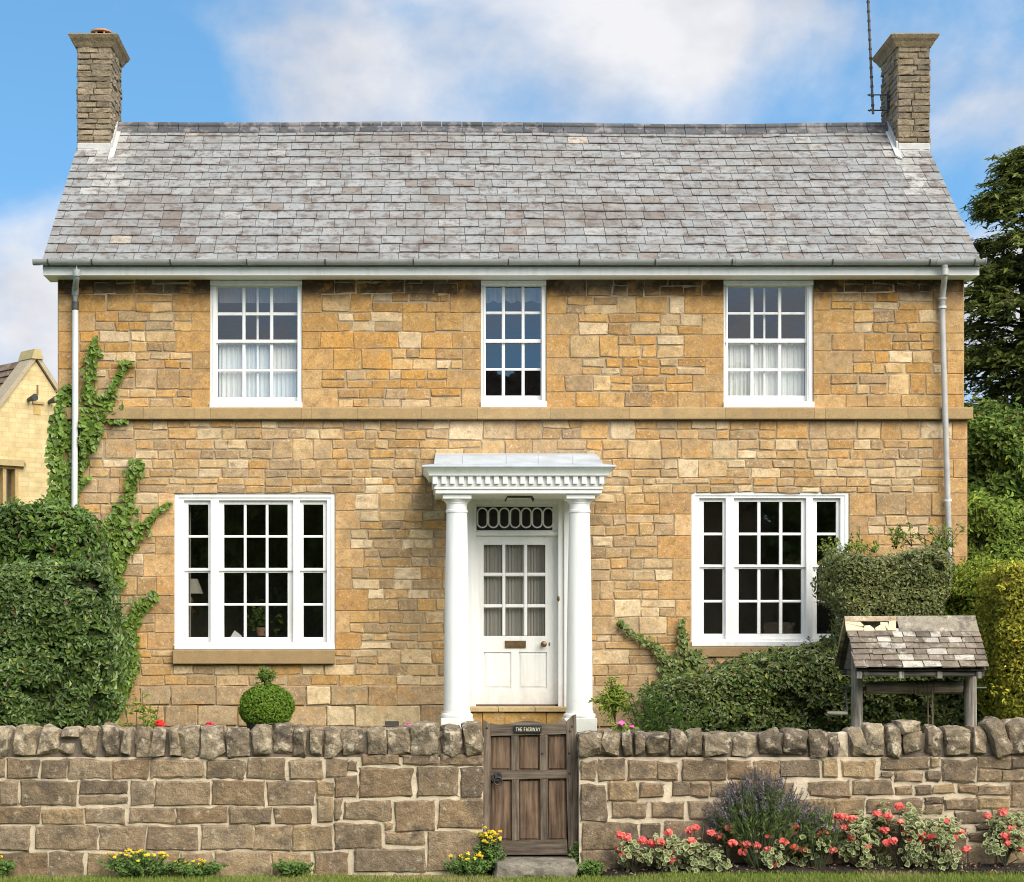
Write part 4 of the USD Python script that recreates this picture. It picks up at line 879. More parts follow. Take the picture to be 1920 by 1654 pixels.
# ---- things seen through the lower left window
def lamp_at(px, py, y, label):
    p = at(px, py, y); t = thing('table_lamp', label, 'lamp', p)
    part(t, 'lamp_shade', lathe([(0.15, 0.24), (0.085, 0.42)], p, 20), 'lamp_shade', smooth=True)
    part(t, 'lamp_base', lathe([(0.07, 0), (0.075, 0.02), (0.02, 0.06), (0.045, 0.15), (0.015, 0.22), (0.012, 0.3)], p, 16), 'brass', smooth=40)
lamp_at(358, 1150, 1.1, 'pale shaded table lamp inside the left light of the lower left window')
tab = thing('side_table', 'dark wooden table standing inside the wide lower left window', 'table', (wx(470, 0.9), 0.9, 1.29))
part(tab, 'table_top', cbx(wx(346, 0.9), wx(610, 0.9), 0.6, 1.2, wz(1200, 0.9) - 0.03, wz(1200, 0.9), 0.006), 'room_floor')
for px in (350, 604):
    for y in (0.64, 1.16): part(tab, 'leg', bx(wx(px, 0.9) - 0.025, wx(px, 0.9) + 0.025, y - 0.025, y + 0.025, 1.282, wz(1200, 0.9) - 0.031), 'room_floor')
card = thing('white_card', 'small white card propped behind the lower left pane', 'card', at(438, 1198, 0.75))
part(card, 'card_face', (np.array([at(429, 1199, .75), at(455, 1199, .75), at(453, 1192, .78), at(440, 1182, .78), at(429, 1199, .756), at(455, 1199, .756), at(453, 1192, .786), at(440, 1182, .786)]), BOXF), 'plastic_white')

pp = at(490, 1192, 0.85); vs = thing('potted_plant', 'dim potted plant on the table behind the middle lower left panes', 'plant', pp)
part(vs, 'pot', lathe([(0.05, 0), (0.07, 0.10), (0.06, 0.10)], pp, 16), 'terracotta', smooth=40)
rv = np.random.default_rng(9); qv = pp + [0, 0, 0.22] + rv.normal(0, 1, (60, 3)) * [0.10, 0.06, 0.09]
part(vs, 'leaves', leaves(qv, np.tile([0, -1, 0.4], (60, 1)), 0.07, rv, [(0.05, 0.09, 0.02), (0.08, 0.13, 0.03)]), 'leaf_matt')

# ---------------------------------------------------------------- the neighbour's house, beyond the left corner
rng = np.random.default_rng(23)
PHI = math.radians(40); NY = 12.0
ap = at(66, 676, NY); e_ = np.array([math.cos(PHI), math.sin(PHI), 0]); r_ = np.array([-math.sin(PHI), math.cos(PHI), 0]); nf = -r_
def ng(px, py):
    """(s, z) on the gable plane at a photo pixel."""
    a = (px - VX) / FPX; s = (a * (ap[1] - CY) - (ap[0] - CX)) / (e_[0] - a * e_[1]); d = ap[1] + s * e_[1] - CY
    return s, CZ + (VY - py) * d / FPX
def nb(V):      # local (s, depth, z) -> world
    V = np.asarray(V, float); return np.stack([ap[0] + V[:, 0] * e_[0] + V[:, 1] * r_[0], ap[1] + V[:, 0] * e_[1] + V[:, 1] * r_[1], V[:, 2]], 1)
nh = thing('neighbour_house', 'pale yellow stone house with steep gable beyond the left corner, half hidden by ivy', 'house', (ap[0], ap[1], 0.8))
zp = ap[2]; slope = 1.28; hw = 3.4; ze = zp - hw * slope
n_wall = nh
g = Polygon([(-hw, 0.6), (hw, 0.6), (hw, ze), (0, zp), (-hw, ze)])
wa, wb = ng(-60, 872), ng(30, 1000)
wop = sbox(wa[0], wb[1], wb[0], wa[1]); bl = sbox(*[min(a, b) for a, b in zip(ng(62, 778), ng(76, 763))], *[max(a, b) for a, b in zip(ng(62, 778), ng(76, 763))])
V, F = extr(g.difference(wop), 0.0, 0.4)
part(nh, 'gable_wall', (nb(V), F), 'far_wall')
for x0, x1 in ((-hw, -hw + 0.4), (hw - 0.4, hw)):
    V, F = bx(x0, x1, 0.402, 9, 0.6, ze); part(nh, 'side_wall', (nb(V), F), 'far_wall')
V, F = bx(-hw + 0.41, hw - 0.41, 3.0, 3.2, 0.6, ze); part(nh, 'inner_wall', (nb(V), F), 'room_wall')
# tiles in courses on the left slope, plain on the hidden one
m = MB()
LS = math.hypot(hw + 0.3, (hw + 0.3) * slope); u = np.array([-(hw + 0.3), (hw + 0.3) * slope]); u = np.array([-1, -slope]) / math.hypot(1, slope)
nrm = np.array([-slope, 1]) / math.hypot(1, slope)
nroof = part(nh, 'roof', (nb(np.array([[-hw - 0.3, 0.3, ze - 0.3 * slope], [0, 0.3, zp + 0.02], [0, 9.3, zp + 0.02], [-hw - 0.3, 9.3, ze - 0.3 * slope], [hw + 0.3, 0.3, ze - 0.3 * slope], [hw + 0.3, 9.3, ze - 0.3 * slope]])), np.array([[0, 1, 2], [0, 2, 3], [1, 4, 5], [1, 5, 2]])), 'well_tile', tint=(0.16, 0.13, 0.10))
for i in range(30):
    s0 = i * 0.17; d = 0.32
    if s0 > LS - 0.1: break
    while d < 7.0:
        w = rng.uniform(0.16, 0.30)
        c0, c1 = s0 + 0.21, s0; pts = []
        for (dd, ss, hh) in ((d, c1, 0.02), (d + w - 0.008, c1, 0.02), (d + w - 0.008, c0, 0.05), (d, c0, 0.05)):
            pts.append([u[0] * ss + nrm[0] * hh, dd, zp + 0.03 + u[1] * ss + nrm[1] * hh])
        lo = [[p[0] - nrm[0] * 0.016, p[1], p[2] - nrm[1] * 0.016] for p in pts]
        m.add((nb(np.array(lo + pts)), BOXF), np.array([0.19, 0.135, 0.09]) * rng.uniform(0.75, 1.25)); d += w
part(nroof, 'roof_tiles', m, 'well_tile', kind='stuff')
# gable coping, kneeler and finial
for sgn in (-1, 1):
    q = np.array([[0, -0.06, zp + 0.03], [sgn * (hw + 0.2), -0.06, zp + 0.03 - (hw + 0.2) * slope], [sgn * (hw + 0.2), 0.36, zp + 0.03 - (hw + 0.2) * slope], [0, 0.36, zp + 0.03]])
    t = q + [0, 0, 0.12]; part(nh, 'gable_coping', (nb(np.vstack([q, t])), BOXF), 'far_stone', tint=(0.40, 0.33, 0.23))
part(nh, 'apex_stone', (nb(np.array([[-0.12, -0.09, zp + 0.02], [0.12, -0.09, zp + 0.02], [0.12, 0.4, zp + 0.02], [-0.12, 0.4, zp + 0.02], [-0.06, -0.09, zp + 0.19], [0.06, -0.09, zp + 0.19], [0.06, 0.4, zp + 0.19], [-0.06, 0.4, zp + 0.19]])), BOXF), 'far_stone', tint=(0.46, 0.37, 0.18))
def nbox(p0, p1, q0, q1, d0, d1, name, mat, **k):
    a, b = ng(p0, q1), ng(p1, q0); V, F = bx(a[0], b[0], d0, d1, a[1], b[1]); return part(nh, name, (nb(V), F), mat, **k)
nbox(68.5, 71.5, 722, 740, -0.012, 0.0, 'slit', 'far_stone', tint=(0.22, 0.13, 0.05))
nbox(60, 82, 754, 757, -0.03, 0.0, 'lintel', 'far_stone', tint=(0.42, 0.31, 0.16)); nbox(63, 76, 760, 777, -0.010, 0.0, 'blocked_opening', 'far_stone', tint=(0.55, 0.38, 0.14))
nbox(-70, 43, 864, 868.5, -0.09, 0.0, 'hood_mould', 'far_stone', tint=(0.46, 0.35, 0.18)); nbox(40, 45, 868.7, 876, -0.09, 0.0, 'hood_stop', 'far_stone', tint=(0.46, 0.35, 0.18))
fw = node(nh, 'window')
def npart(parent, p0, p1, q0, q1, d0, d1, name, mat, **k):
    a, b = ng(p0, q1), ng(p1, q0); V, F = bx(a[0], b[0], d0, d1, a[1], b[1]); return part(parent, name, (nb(V), F), mat, **k)
npart(fw, 28, 34, 870, 1000, -0.012, 0.16, 'stone_jamb', 'far_stone', tint=(0.52, 0.36, 0.16)); npart(fw, 5.5, 11.5, 874, 1000, 0.0, 0.16, 'mullion', 'far_stone', tint=(0.52, 0.36, 0.16))
npart(fw, -60, 34, 868, 874, -0.01, 0.16, 'stone_head', 'far_stone', tint=(0.52, 0.38, 0.18)); npart(fw, 11.6, 14, 874.2, 1000, 0.08, 0.12, 'casement', 'plastic_white')
npart(fw, -60, 30, 872, 1000, 0.13, 0.132, 'pane', 'glass')
for px, py in ((52.5, 750), (91.5, 754)):
    s, z = ng(px, py); fl = MB().add(tube([nb([[s, -0.02, z]])[0], nb([[s + 0.02, -0.22, z + 0.03]])[0]], [0.035, 0.065], 10)); part(nh, 'floodlight', fl, 'iron')

# ---------------------------------------------------------------- garden walls, stone by stone
WT = 0.42                                   # thickness
def gz(py): return wz(py, YW)
def gx(px): return wx(px, YW)
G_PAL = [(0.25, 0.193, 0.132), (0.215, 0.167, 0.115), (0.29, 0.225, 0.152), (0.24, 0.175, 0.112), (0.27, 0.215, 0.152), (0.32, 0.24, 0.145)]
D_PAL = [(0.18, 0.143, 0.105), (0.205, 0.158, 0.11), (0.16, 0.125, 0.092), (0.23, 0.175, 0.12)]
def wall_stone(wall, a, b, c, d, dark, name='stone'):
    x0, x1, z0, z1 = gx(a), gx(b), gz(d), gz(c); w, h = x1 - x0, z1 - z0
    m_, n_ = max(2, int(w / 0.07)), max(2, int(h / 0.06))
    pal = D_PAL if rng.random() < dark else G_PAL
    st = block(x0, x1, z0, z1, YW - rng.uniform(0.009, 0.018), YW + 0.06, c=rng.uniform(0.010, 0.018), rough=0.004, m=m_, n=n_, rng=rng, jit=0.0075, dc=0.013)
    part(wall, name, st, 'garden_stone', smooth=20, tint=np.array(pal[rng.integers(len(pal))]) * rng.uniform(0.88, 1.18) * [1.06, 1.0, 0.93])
def cope(wall, a, b, top, bot, tilt=0.0, light=1.0):
    x0, x1 = gx(a), gx(b); z0, z1 = gz(bot), gz(top)
    c = [(x0 + x1) / 2, YW + 0.145 + rng.normal(0, 0.012), (z0 + z1) / 2]
    V, F = rock(c, [(x1 - x0) * 1.19, 0.40 + rng.uniform(0, 0.05), (z1 - z0) * rng.uniform(1.02, 1.14)], rng, rng.uniform(0.14, 0.26), 3, rng.uniform(5, 12), tilt)
    part(wall, 'coping_stone', (V, F), 'coping_stone', smooth=32, tint=np.array([(0.32, 0.25, 0.165), (0.29, 0.225, 0.15), (0.37, 0.295, 0.20), (0.25, 0.195, 0.135)][rng.integers(4)]) * rng.uniform(0.88, 1.12) * light)

def wall_on(wall, p0, p1, dark):
    """The wall goes on beyond the picture's edge in the same courses."""
    for t, b_ in ((1424, 1460), (1464, 1511), (1515, 1545), (1549, 1595), (1599, 1645)):
        x = p0
        while x < p1 - 20:
            w = min(rng.uniform(60, 130), p1 - x); wall_stone(wall, x + 2, x + w - 2, t, b_, dark); x += w
    x = p0
    while x < p1 - 12:
        w = min(rng.uniform(32, 52), p1 - x); cope(wall, x + 1, x + w - 2, 1358 + rng.uniform(-5, 5), 1420, rng.normal(0, 0.05), 0.9); x += w
lw = thing('garden_wall', 'weathered squared stone garden wall with upright coping stones, on the latch side of the gate', 'garden wall', (gx(450), YW, 0))
Sx = lambda L, o=0, s=2.694: [(o + a / s, o + b / s) for a, b in L]
XE = -70
left = []
def course(top, bot, xs, split=()):
    for (a, b) in xs: left.append((a, b, top, bot))
course(1424, 1460, [(-70, -20), (-16, 11)] + Sx([(40, 197), (203, 338), (346, 567), (573, 752), (760, 1027), (1036, 1238), (1250, 1442), (1458, 1632), (1640, 1760)]))
course(1464, 1511, [(-70, -3)] + Sx([(-2, 92), (104, 388), (658, 777), (786, 1060), (1068, 1336), (1348, 1592)]))
left += [(400 / 2.694, 650 / 2.694, 1464, 1489), (404 / 2.694, 646 / 2.694, 1492, 1508)]
course(1515, 1545, [(-70, -8)] + Sx([(-20, 202), (210, 428), (435, 637), (655, 887), (895, 1150), (1158, 1376), (1384, 1574)]))
course(1549, 1595, [(-70, -30), (-28, -3)] + Sx([(-2, 153), (172, 492), (500, 735), (745, 997), (1015, 1282), (1288, 1472), (1478, 1684)]))
course(1599, 1652, [(-70, -5)] + Sx([(-10, 242), (250, 422), (438, 645), (655, 765), (775, 900), (908, 1078), (1085, 1366), (1372, 1568), (1590, 1755)]))
R7 = lambda a, b, c, d: (640 + a / 2.694, 640 + b / 2.694, 1040 + c / 2.694, 1040 + d / 2.694)
left += [R7(30, 84, 1040, 1095), R7(96, 290, 1005, 1062), R7(312, 490, 1008, 1060), R7(505, 718, 1005, 1066), R7(96, 360, 1076, 1226), R7(380, 588, 1076, 1226), R7(602, 718, 1080, 1225),
         R7(-30, 78, 1122, 1226), (594, 627, 1464, 1492), (593, 622, 1497, 1543), (626, 640, 1500, 1540), R7(-74, 8, 1240, 1345), R7(18, 255, 1240, 1342), R7(272, 472, 1240, 1396), R7(486, 718, 1238, 1382), R7(-40, 204, 1358, 1480), R7(218, 262, 1352, 1394), R7(218, 420, 1402, 1462),
         R7(436, 716, 1396, 1600), R7(68, 426, 1482, 1610), R7(-100, 54, 1495, 1610)]
# drop whatever would overlap an earlier traced stone
kept = []
for s in sorted(left, key=lambda s: -(s[1] - s[0]) * (s[3] - s[2])):
    b = sbox(s[0], s[2], s[1], s[3])
    if all(b.intersection(k[0]).area < 0.12 * b.area for k in kept): kept.append((b, s))
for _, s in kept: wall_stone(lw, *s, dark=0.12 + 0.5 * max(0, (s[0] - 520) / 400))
cop = [(-70, -48), (-46, -22), (-20, 18), (28, 68), (72, 110), (152, 184), (192, 225), (227, 246), (254, 282), (284, 312), (318, 338), (331, 372), (374, 420), (424, 466), (474, 508), (512, 548), (549, 576), (580, 606), (606, 640), (640, 684), (688, 724), (726, 768), (770, 822), (826, 866), (868, 905)]
for i, (a, b) in enumerate(cop): cope(lw, a, b, 1362 - rng.uniform(-4, 3) - (6 if 424 < a < 530 or a > 760 else 0), 1421 + rng.uniform(-4, 3), rng.normal(0, 0.05), 1.15 if a < 320 else 0.85)
cope(lw, 113, 147, 1363, 1384, 0, 1.15); cope(lw, 112, 141, 1392, 1414, 0, 1.1)
wall_on(lw, -470, -76, 0.2)
V, F = bx(gx(-470), gx(906), YW + 0.004, YW + WT, -0.3, gz(1420)); part(lw, 'mortar', (V, F), 'garden_mortar')
V, F = bx(gx(-470), gx(904), YW + 0.03, YW + 0.36, gz(1423), gz(1373)); part(lw, 'coping_bed', (V, F), 'coping_mortar')

rw = thing('garden_wall', 'darker stone garden wall behind the lavender and the coral geraniums', 'garden wall', (gx(1500), YW, 0))
Z3 = lambda a, b, c, d: (1080 + a / 4.571, 1080 + b / 4.571, 1320 + c / 4.571, 1320 + d / 4.571)
Z4 = lambda a, b, c, d: (1500 + a / 4.571, 1500 + b / 4.571, 1320 + c / 4.571, 1320 + d / 4.571)
right = [Z3(36, 180, 480, 668), Z3(184, 424, 475, 660), Z3(446, 696, 490, 662), Z3(700, 862, 490, 645), Z3(898, 1292, 470, 652), Z3(1300, 1520, 490, 650), Z3(1524, 1742, 480, 650), Z3(40, 262, 690, 1010), Z3(276, 520, 675, 828), Z3(548, 748, 680, 806), Z3(822, 985, 672, 796),
         Z3(994, 1138, 672, 798), Z3(1146, 1330, 672, 800), Z3(1336, 1600, 665, 810), Z3(1606, 1860, 665, 800), Z3(292, 606, 845, 985), Z3(642, 920, 835, 985), Z3(966, 1168, 835, 990), Z3(1176, 1400, 835, 990), Z3(1406, 1700, 825, 990), Z3(1706, 1915, 815, 985),
         Z3(54, 545, 1022, 1250), Z3(552, 715, 1020, 1160), Z3(752, 1080, 1005, 1180), Z3(1090, 1362, 1000, 1200), Z3(1392, 1640, 1005, 1200), Z3(1650, 1915, 1005, 1190), Z3(54, 420, 1258, 1440), Z3(430, 720, 1200, 1440), Z3(730, 1010, 1195, 1440), Z3(1020, 1300, 1215, 1440), Z3(1310, 1620, 1230, 1440), Z3(1630, 1915, 1215, 1440),
         Z4(-170, 160, 478, 632), Z4(186, 318, 485, 638), Z4(340, 448, 476, 528) , Z4(358, 648, 478, 632), Z4(690, 1100, 462, 566), Z4(1118, 1195, 462, 545), Z4(1222, 1506, 472, 668), Z4(690, 796, 590, 632), Z4(806, 1050, 584, 672), Z4(1078, 1206, 584, 660), Z4(80, 428, 660, 800), Z4(454, 796, 660, 792),
         Z4(822, 962, 700, 782), Z4(990, 1120, 690, 774), Z4(1130, 1325, 690, 768), Z4(1345, 1512, 690, 768), Z4(1520, 1810, 450, 560), Z4(1815, 1960, 450, 560), Z4(1516, 1720, 566, 676), Z4(1728, 1960, 566, 660), Z4(1518, 1810, 684, 780), Z4(1816, 1960, 668, 890), Z4(302, 552, 812, 960), Z4(574, 1056, 812, 950),
         Z4(1070, 1222, 800, 858), Z4(1070, 1228, 866, 948), Z4(1238, 1520, 806, 910), Z4(1526, 1800, 790, 905), Z4(-60, 296, 815, 980), Z4(290, 640, 990, 1120), Z4(650, 985, 985, 1080), Z4(1000, 1310, 968, 1040), Z4(1322, 1640, 922, 1020), Z4(1646, 1960, 900, 1010), Z4(1080, 1430, 1050, 1130), Z4(1500, 1640, 1030, 1080), Z4(1650, 1960, 1018, 1110),
         Z4(650, 1070, 1090, 1200), Z4(1440, 1630, 1100, 1190), Z4(1640, 1960, 1118, 1230), Z4(290, 560, 1130, 1440), Z4(570, 900, 1210, 1440), Z4(910, 1200, 1210, 1440), Z4(1210, 1420, 1140, 1440), Z4(1430, 1660, 1206, 1440), Z4(1670, 1960, 1238, 1440), Z4(-60, 280, 990, 1440)]
right += [(b_ + 25, c_, t_, u_) for b_, c_, t_, u_ in [(1915, 1960, 1425, 1480), (1900, 1970, 1485, 1530)]]
kept = []
for s in sorted(right, key=lambda s: -(s[1] - s[0]) * (s[3] - s[2])):
    b = sbox(s[0], s[2], s[1], s[3])
    if all(b.intersection(k[0]).area < 0.12 * b.area for k in kept): kept.append((b, s))
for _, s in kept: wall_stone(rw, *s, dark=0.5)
copr = [(1085, 1128), (1128, 1164), (1166, 1186), (1188, 1210), (1213, 1254), (1257, 1288), (1289, 1317), (1318, 1372), (1374, 1418), (1422, 1466), (1468, 1516), (1518, 1552), (1552, 1574), (1592, 1622), (1622, 1660), (1663, 1690), (1694, 1734), (1736, 1768), (1771, 1820), (1824, 1852), (1856, 1891), (1893, 1932), (1934, 1975)]
for i, (a, b) in enumerate(copr):
    top = 1369 + rng.uniform(-4, 4) - (8 if a > 1590 else 0) - (12 if a > 1840 else 0) - (4 if a == 1694 else 0)
    cope(rw, a, b, top, 1419 + rng.uniform(-4, 6), rng.normal(0, 0.05) + (0.2 if a in (1592, 1856) else 0), 0.78 if a < 1560 else 0.92)
cope(rw, 1686, 1728, 1351, 1380, 0.05, 1.0)
wall_on(rw, 1976, 2480, 0.5)
V, F = bx(gx(1086), gx(2480), YW + 0.006, YW + WT, -0.3, gz(1420)); part(rw, 'mortar', (V, F), 'garden_mortar')
V, F = bx(gx(1088), gx(2480), YW + 0.034, YW + 0.36, gz(1423), gz(1376)); part(rw, 'coping_bed', (V, F), 'coping_mortar')
part(rw, 'mortar_fill', rock([gx(1582), YW + 0.12, gz(1398)], [0.11, 0.22, 0.24], rng, 0.1, 2), 'garden_mortar', smooth=60)

# ---------------------------------------------------------------- gate
YGT = -5.86
gx2 = lambda p, y=YGT: wx(p, y); gz2 = lambda p, y=YGT: wz(p, y)
gate = thing('garden_gate', 'weathered brown six panelled wooden gate with a black nameplate', 'gate', (gx2(994), YGT, gz2(1606)))
def woodpart(name, poly, y0, y1, mat, tint, c=0.0):
    V, F = extr(poly, y0, y1); return part(gate, name, (V, F), mat, tint=tint)
def gp(pts): return Polygon([(gx2(a), gz2(b)) for a, b in pts])
wt = lambda: np.ones(3) * rng.uniform(0.85, 1.2)
woodpart('stile', gp([(906, 1349), (911, 1352), (917, 1357), (919.5, 1359), (919.5, 1604), (908, 1604), (906, 1480)]), YGT - 0.02, YGT + 0.05, 'oak_vertical', wt() * 1.15)
woodpart('stile', gp([(1061.5, 1354), (1068, 1348), (1074, 1342), (1080, 1339.5), (1083, 1480), (1085, 1606), (1066, 1606), (1062.5, 1480)]), YGT - 0.02, YGT + 0.05, 'oak_vertical', wt() * 1.15)
top = [(919.7, 1355.5), (926, 1357.5), (940, 1359), (955, 1357), (970, 1354), (990, 1351.5), (1010, 1354), (1028, 1357.5), (1040, 1357), (1050, 1354), (1061.3, 1351)]
woodpart('top_rail', gp(top + [(1061.5, 1376), (919.7, 1380)]), YGT - 0.016, YGT + 0.045, 'oak_horizontal', wt() * 1.15)
woodpart('middle_rail', gp([(919.7, 1445.5), (1062, 1443.5), (1062.3, 1459), (919.7, 1462)]), YGT - 0.016, YGT + 0.045, 'oak_horizontal', wt())
woodpart('bottom_rail', gp([(919.7, 1577), (1063, 1574), (1064, 1602), (919.7, 1603)]), YGT - 0.016, YGT + 0.045, 'oak_horizontal', wt())
for a, b in ((959, 972), (1012, 1026)):
    woodpart('muntin', gp([(a, 1379), (b, 1377.5), (b, 1443.8), (a, 1444.8)]), YGT - 0.014, YGT + 0.04, 'oak_vertical', wt())
    woodpart('muntin', gp([(a + 1, 1461.5), (b + 1, 1460), (b + 1.5, 1574.8), (a + 1.5, 1576)]), YGT - 0.014, YGT + 0.04, 'oak_vertical', wt())
for a, b in ((920, 958.7), (972.3, 1011.7), (1026.3, 1061.5)):
    for t, bt in ((1374, 1446), (1458, 1577.5)):
        tn = np.array([0.95, 0.79, 0.68]) * rng.uniform(0.9, 1.2)
        woodpart('panel', gp([(a, t), (b + 1, t), (b + 1, bt), (a, bt)]), YGT + 0.018, YGT + 0.03, 'oak_vertical', tn)
        o = 3.2; t = t + (5 if t < 1400 else 3.5); bt = bt - 2
        woodpart('raised_field', gp([(a + o, t + o), (b - o, t + o), (b - o, bt - o), (a + o, bt - o)]), YGT + 0.006, YGT + 0.0178, 'oak_vertical', tn * 1.06)
for px, py in ((1017, 1413), (1067, 1412), (1073, 1362), (1069, 1371), (913, 1365), (1068, 1450)):
    V, F = lathe([(0.0, 0.006), (0.009, 0.004), (0.012, 0.0)], (0, 0, 0), 10); V = np.stack([V[:, 0], -V[:, 2], V[:, 1]], 1) + at(px, py, YGT - 0.0205 if px > 1060 or px < 920 else YGT - 0.0145); part(gate, 'bolt_head', (V, F), 'iron')
lat = MB(); c = at(933, 1459, YGT - 0.025)
lat.add(cbx(gx2(922), gx2(941), YGT - 0.032, YGT - 0.0165, gz2(1465), gz2(1452), 0.004)); lat.add(cbx(gx2(927), gx2(939), YGT - 0.05, YGT - 0.033, gz2(1457), gz2(1446), 0.004))
a = np.linspace(0, 2 * math.pi, 20); lat.add(tube(np.stack([gx2(933.5) + 0.036 * np.cos(a), np.full(20, YGT - 0.048), gz2(1464) + 0.034 * np.sin(a)], 1), 0.006, 8, cap=False))
lat.add(rock(at(936, 1450, YGT - 0.05), [0.03, 0.03, 0.03], rng, 0.1, 2, 2.5))
part(gate, 'ring_latch', lat, 'iron')
hin = part(gate, 'hinge', cbx(gx2(1081), gx2(1090), YGT - 0.03, YGT - 0.0205, gz2(1421), gz2(1407), 0.003), 'iron')
plate = part(gate, 'nameplate', cbx(gx2(964, YGT - 0.04), gx2(1015.5, YGT - 0.04), YGT - 0.04, YGT - 0.0165, gz2(1374, YGT - 0.04), gz2(1360, YGT - 0.04), 0.003), 'plate_black')
hh, cur, letters = 0.031, 0.0, []
for ch in 'THE FAIRWAY':
    if ch == ' ': cur += 0.55; continue
    v = np.asarray((tm := meshkit.text_mesh(ch, 1.0, 0.06)).vertices); v = v - [v[:, 0].min(), 0, 0]; letters.append((v + [cur, 0, 0], np.asarray(tm.faces)[:, ::-1])); cur += v[:, 0].max() + 0.22
sc = (gx2(1012.5) - gx2(967)) / (cur - 0.22)
mb = MB()
for v, f in letters: mb.add((np.stack([gx2(967) + v[:, 0] * sc, YGT - 0.0405 - v[:, 2] * 0.03, gz2(1370.6) + v[:, 1] * hh], 1), f))
part(plate, 'lettering', mb, 'cream_letter')
stp = thing('gate_step', 'grey stone doorstep below the garden gate', 'step', (gx(1000), -6.1, 0))
V, F = rock([gx(1002), -5.98, gz(1628)], [gx(1084) - gx(919), 0.62, 0.17], rng, 0.05, 4, 9); part(stp, 'step_slab', (V, F), 'step_stone', smooth=35, tint=(0.23, 0.205, 0.165))
V, F = bx(gx(915), gx(1090), YW + 0.08, YW + 0.5, -0.1, gz2(1606.5)); part(stp, 'sill_stone', (V, F), 'step_stone', tint=(0.16, 0.135, 0.10))

# ---------------------------------------------------------------- well house
wl = thing('well_house', 'old timber well shelter with mossy stone tiled roof and a windlass', 'well', (wx(1715, -2.8), -2.8, 0.8))
Yf, Yr, Yb = -3.05, -2.56, -2.07
zr, zf_ = wz(1164, Yr), wz(1253, Yf)
xl, xr = wx(1602, Yf), wx(1854, Yf)
us = np.array([0, Yr - Yf, zr - zf_]); sl = np.linalg.norm(us); us /= sl; ns = np.array([0, -us[2], us[1]])
def wtile(x0, x1, s0, s1, th, lift, front=True):
    y0 = Yf if front else Yb; u_ = us if front else us * [1, -1, 1]; n_ = ns if front else ns * [1, -1, 1]
    P = []
    for h in (0, th):
        for x, s in ((x0, s0), (x1, s0), (x1, s1), (x0, s1)): P.append(np.array([x, y0, zf_]) + u_ * s + n_ * (h + (lift if s == s0 else 0)))
    P = np.array(P) + rng.normal(0, 0.004, (8, 3)) * [1, 0.3, 0.7]
    return P, BOXF if front else BOXF[:, ::-1]
wroof = part(wl, 'roof_boards', MB().add((np.array([[xl + .03, Yf + .03, zf_ - .03], [xr - .03, Yf + .03, zf_ - .03], [xr - .03, Yr, zr - .04], [xl + .03, Yr, zr - .04], [xr - .03, Yb - .03, zf_ - .03], [xl + .03, Yb - .03, zf_ - .03]]), np.array([[0, 1, 2], [0, 2, 3], [3, 2, 4], [3, 4, 5], [0, 3, 2], [0, 2, 1]])), (0.6,) * 3), 'oak_horizontal')
rowsn = 6; exw = sl * 0.74 / rowsn
for front in (True, False):
    for i in range(rowsn):
        x = xl + rng.uniform(-0.01, 0.01)
        while x < xr - 0.02:
            w = rng.uniform(0.10, 0.20) * (1.15 - 0.05 * i)
            if xr - x - w < 0.06: w = xr - x
            t = wtile(x + 0.003, x + w - 0.003, i * exw - (0.01 if i == 0 else 0) + rng.normal(0, 0.004), (i + 1) * exw + 0.05, 0.016, 0.022, front)
            if front: part(wroof, 'stone_tile', t, 'well_tile', tint=np.array([(0.22, 0.18, 0.14), (0.18, 0.145, 0.115), (0.28, 0.23, 0.175), (0.46, 0.42, 0.36)][rng.choice(4, p=[0.32, 0.26, 0.28, 0.14])]) * rng.uniform(0.85, 1.15))
            else: part(wroof, 'stone_tile', t, 'well_tile', tint=(0.18, 0.14, 0.10))
            x += w
s0 = sl * 0.735
# ridge stones: a whole one on the right, a broken one showing fresh pale stone on the left
def ridge_stone(xa, xb, name, tint, lab=None):
    g = [(Yf + us[1] * s0 + ns[1] * 0.03, zf_ + us[2] * s0 + ns[2] * 0.03), (Yr, zr + 0.055), (Yb - us[1] * s0 - ns[1] * 0.03, zf_ + us[2] * s0 + ns[2] * 0.03), (Yb - us[1] * s0, zf_ + us[2] * s0 - 0.02), (Yr, zr - 0.01), (Yf + us[1] * s0, zf_ + us[2] * s0 - 0.02)]
    V, F = sweep_x(g, xa, xb); tm = trimesh.Trimesh(V, F, process=True).subdivide().subdivide(); v = np.asarray(tm.vertices); v = v + (meshkit.fbm(v * 9, 3, 5) - 0.5)[:, None] * 0.02
    return part(wroof, name, (v, np.asarray(tm.faces)), 'well_tile', smooth=30, tint=tint, label=lab)
xk = wx(1680, Yr)
ridge_stone(xk + 0.004, xr - 0.004, 'ridge_stone', (0.30, 0.26, 0.20))
br = wroof
Q = lambda px, s, h=0.03: np.array([wx(px, Yf + us[1] * s), 0, 0]) * [1, 0, 0] + (np.array([0, Yf, zf_]) + us * s + ns * h)
def shard(pts, h=0.034, th=0.02):
    top = np.array([Q(p, s, h) for p, s in pts]); n = len(top); V = np.vstack([top, top - ns * th]); F = [[0, i, i + 1] for i in range(1, n - 1)] + [[i, n + i, n + (i + 1) % n] for i in range(n)] + [[i, n + (i + 1) % n, (i + 1) % n] for i in range(n)]
    return V, np.array(F)
cs = sl
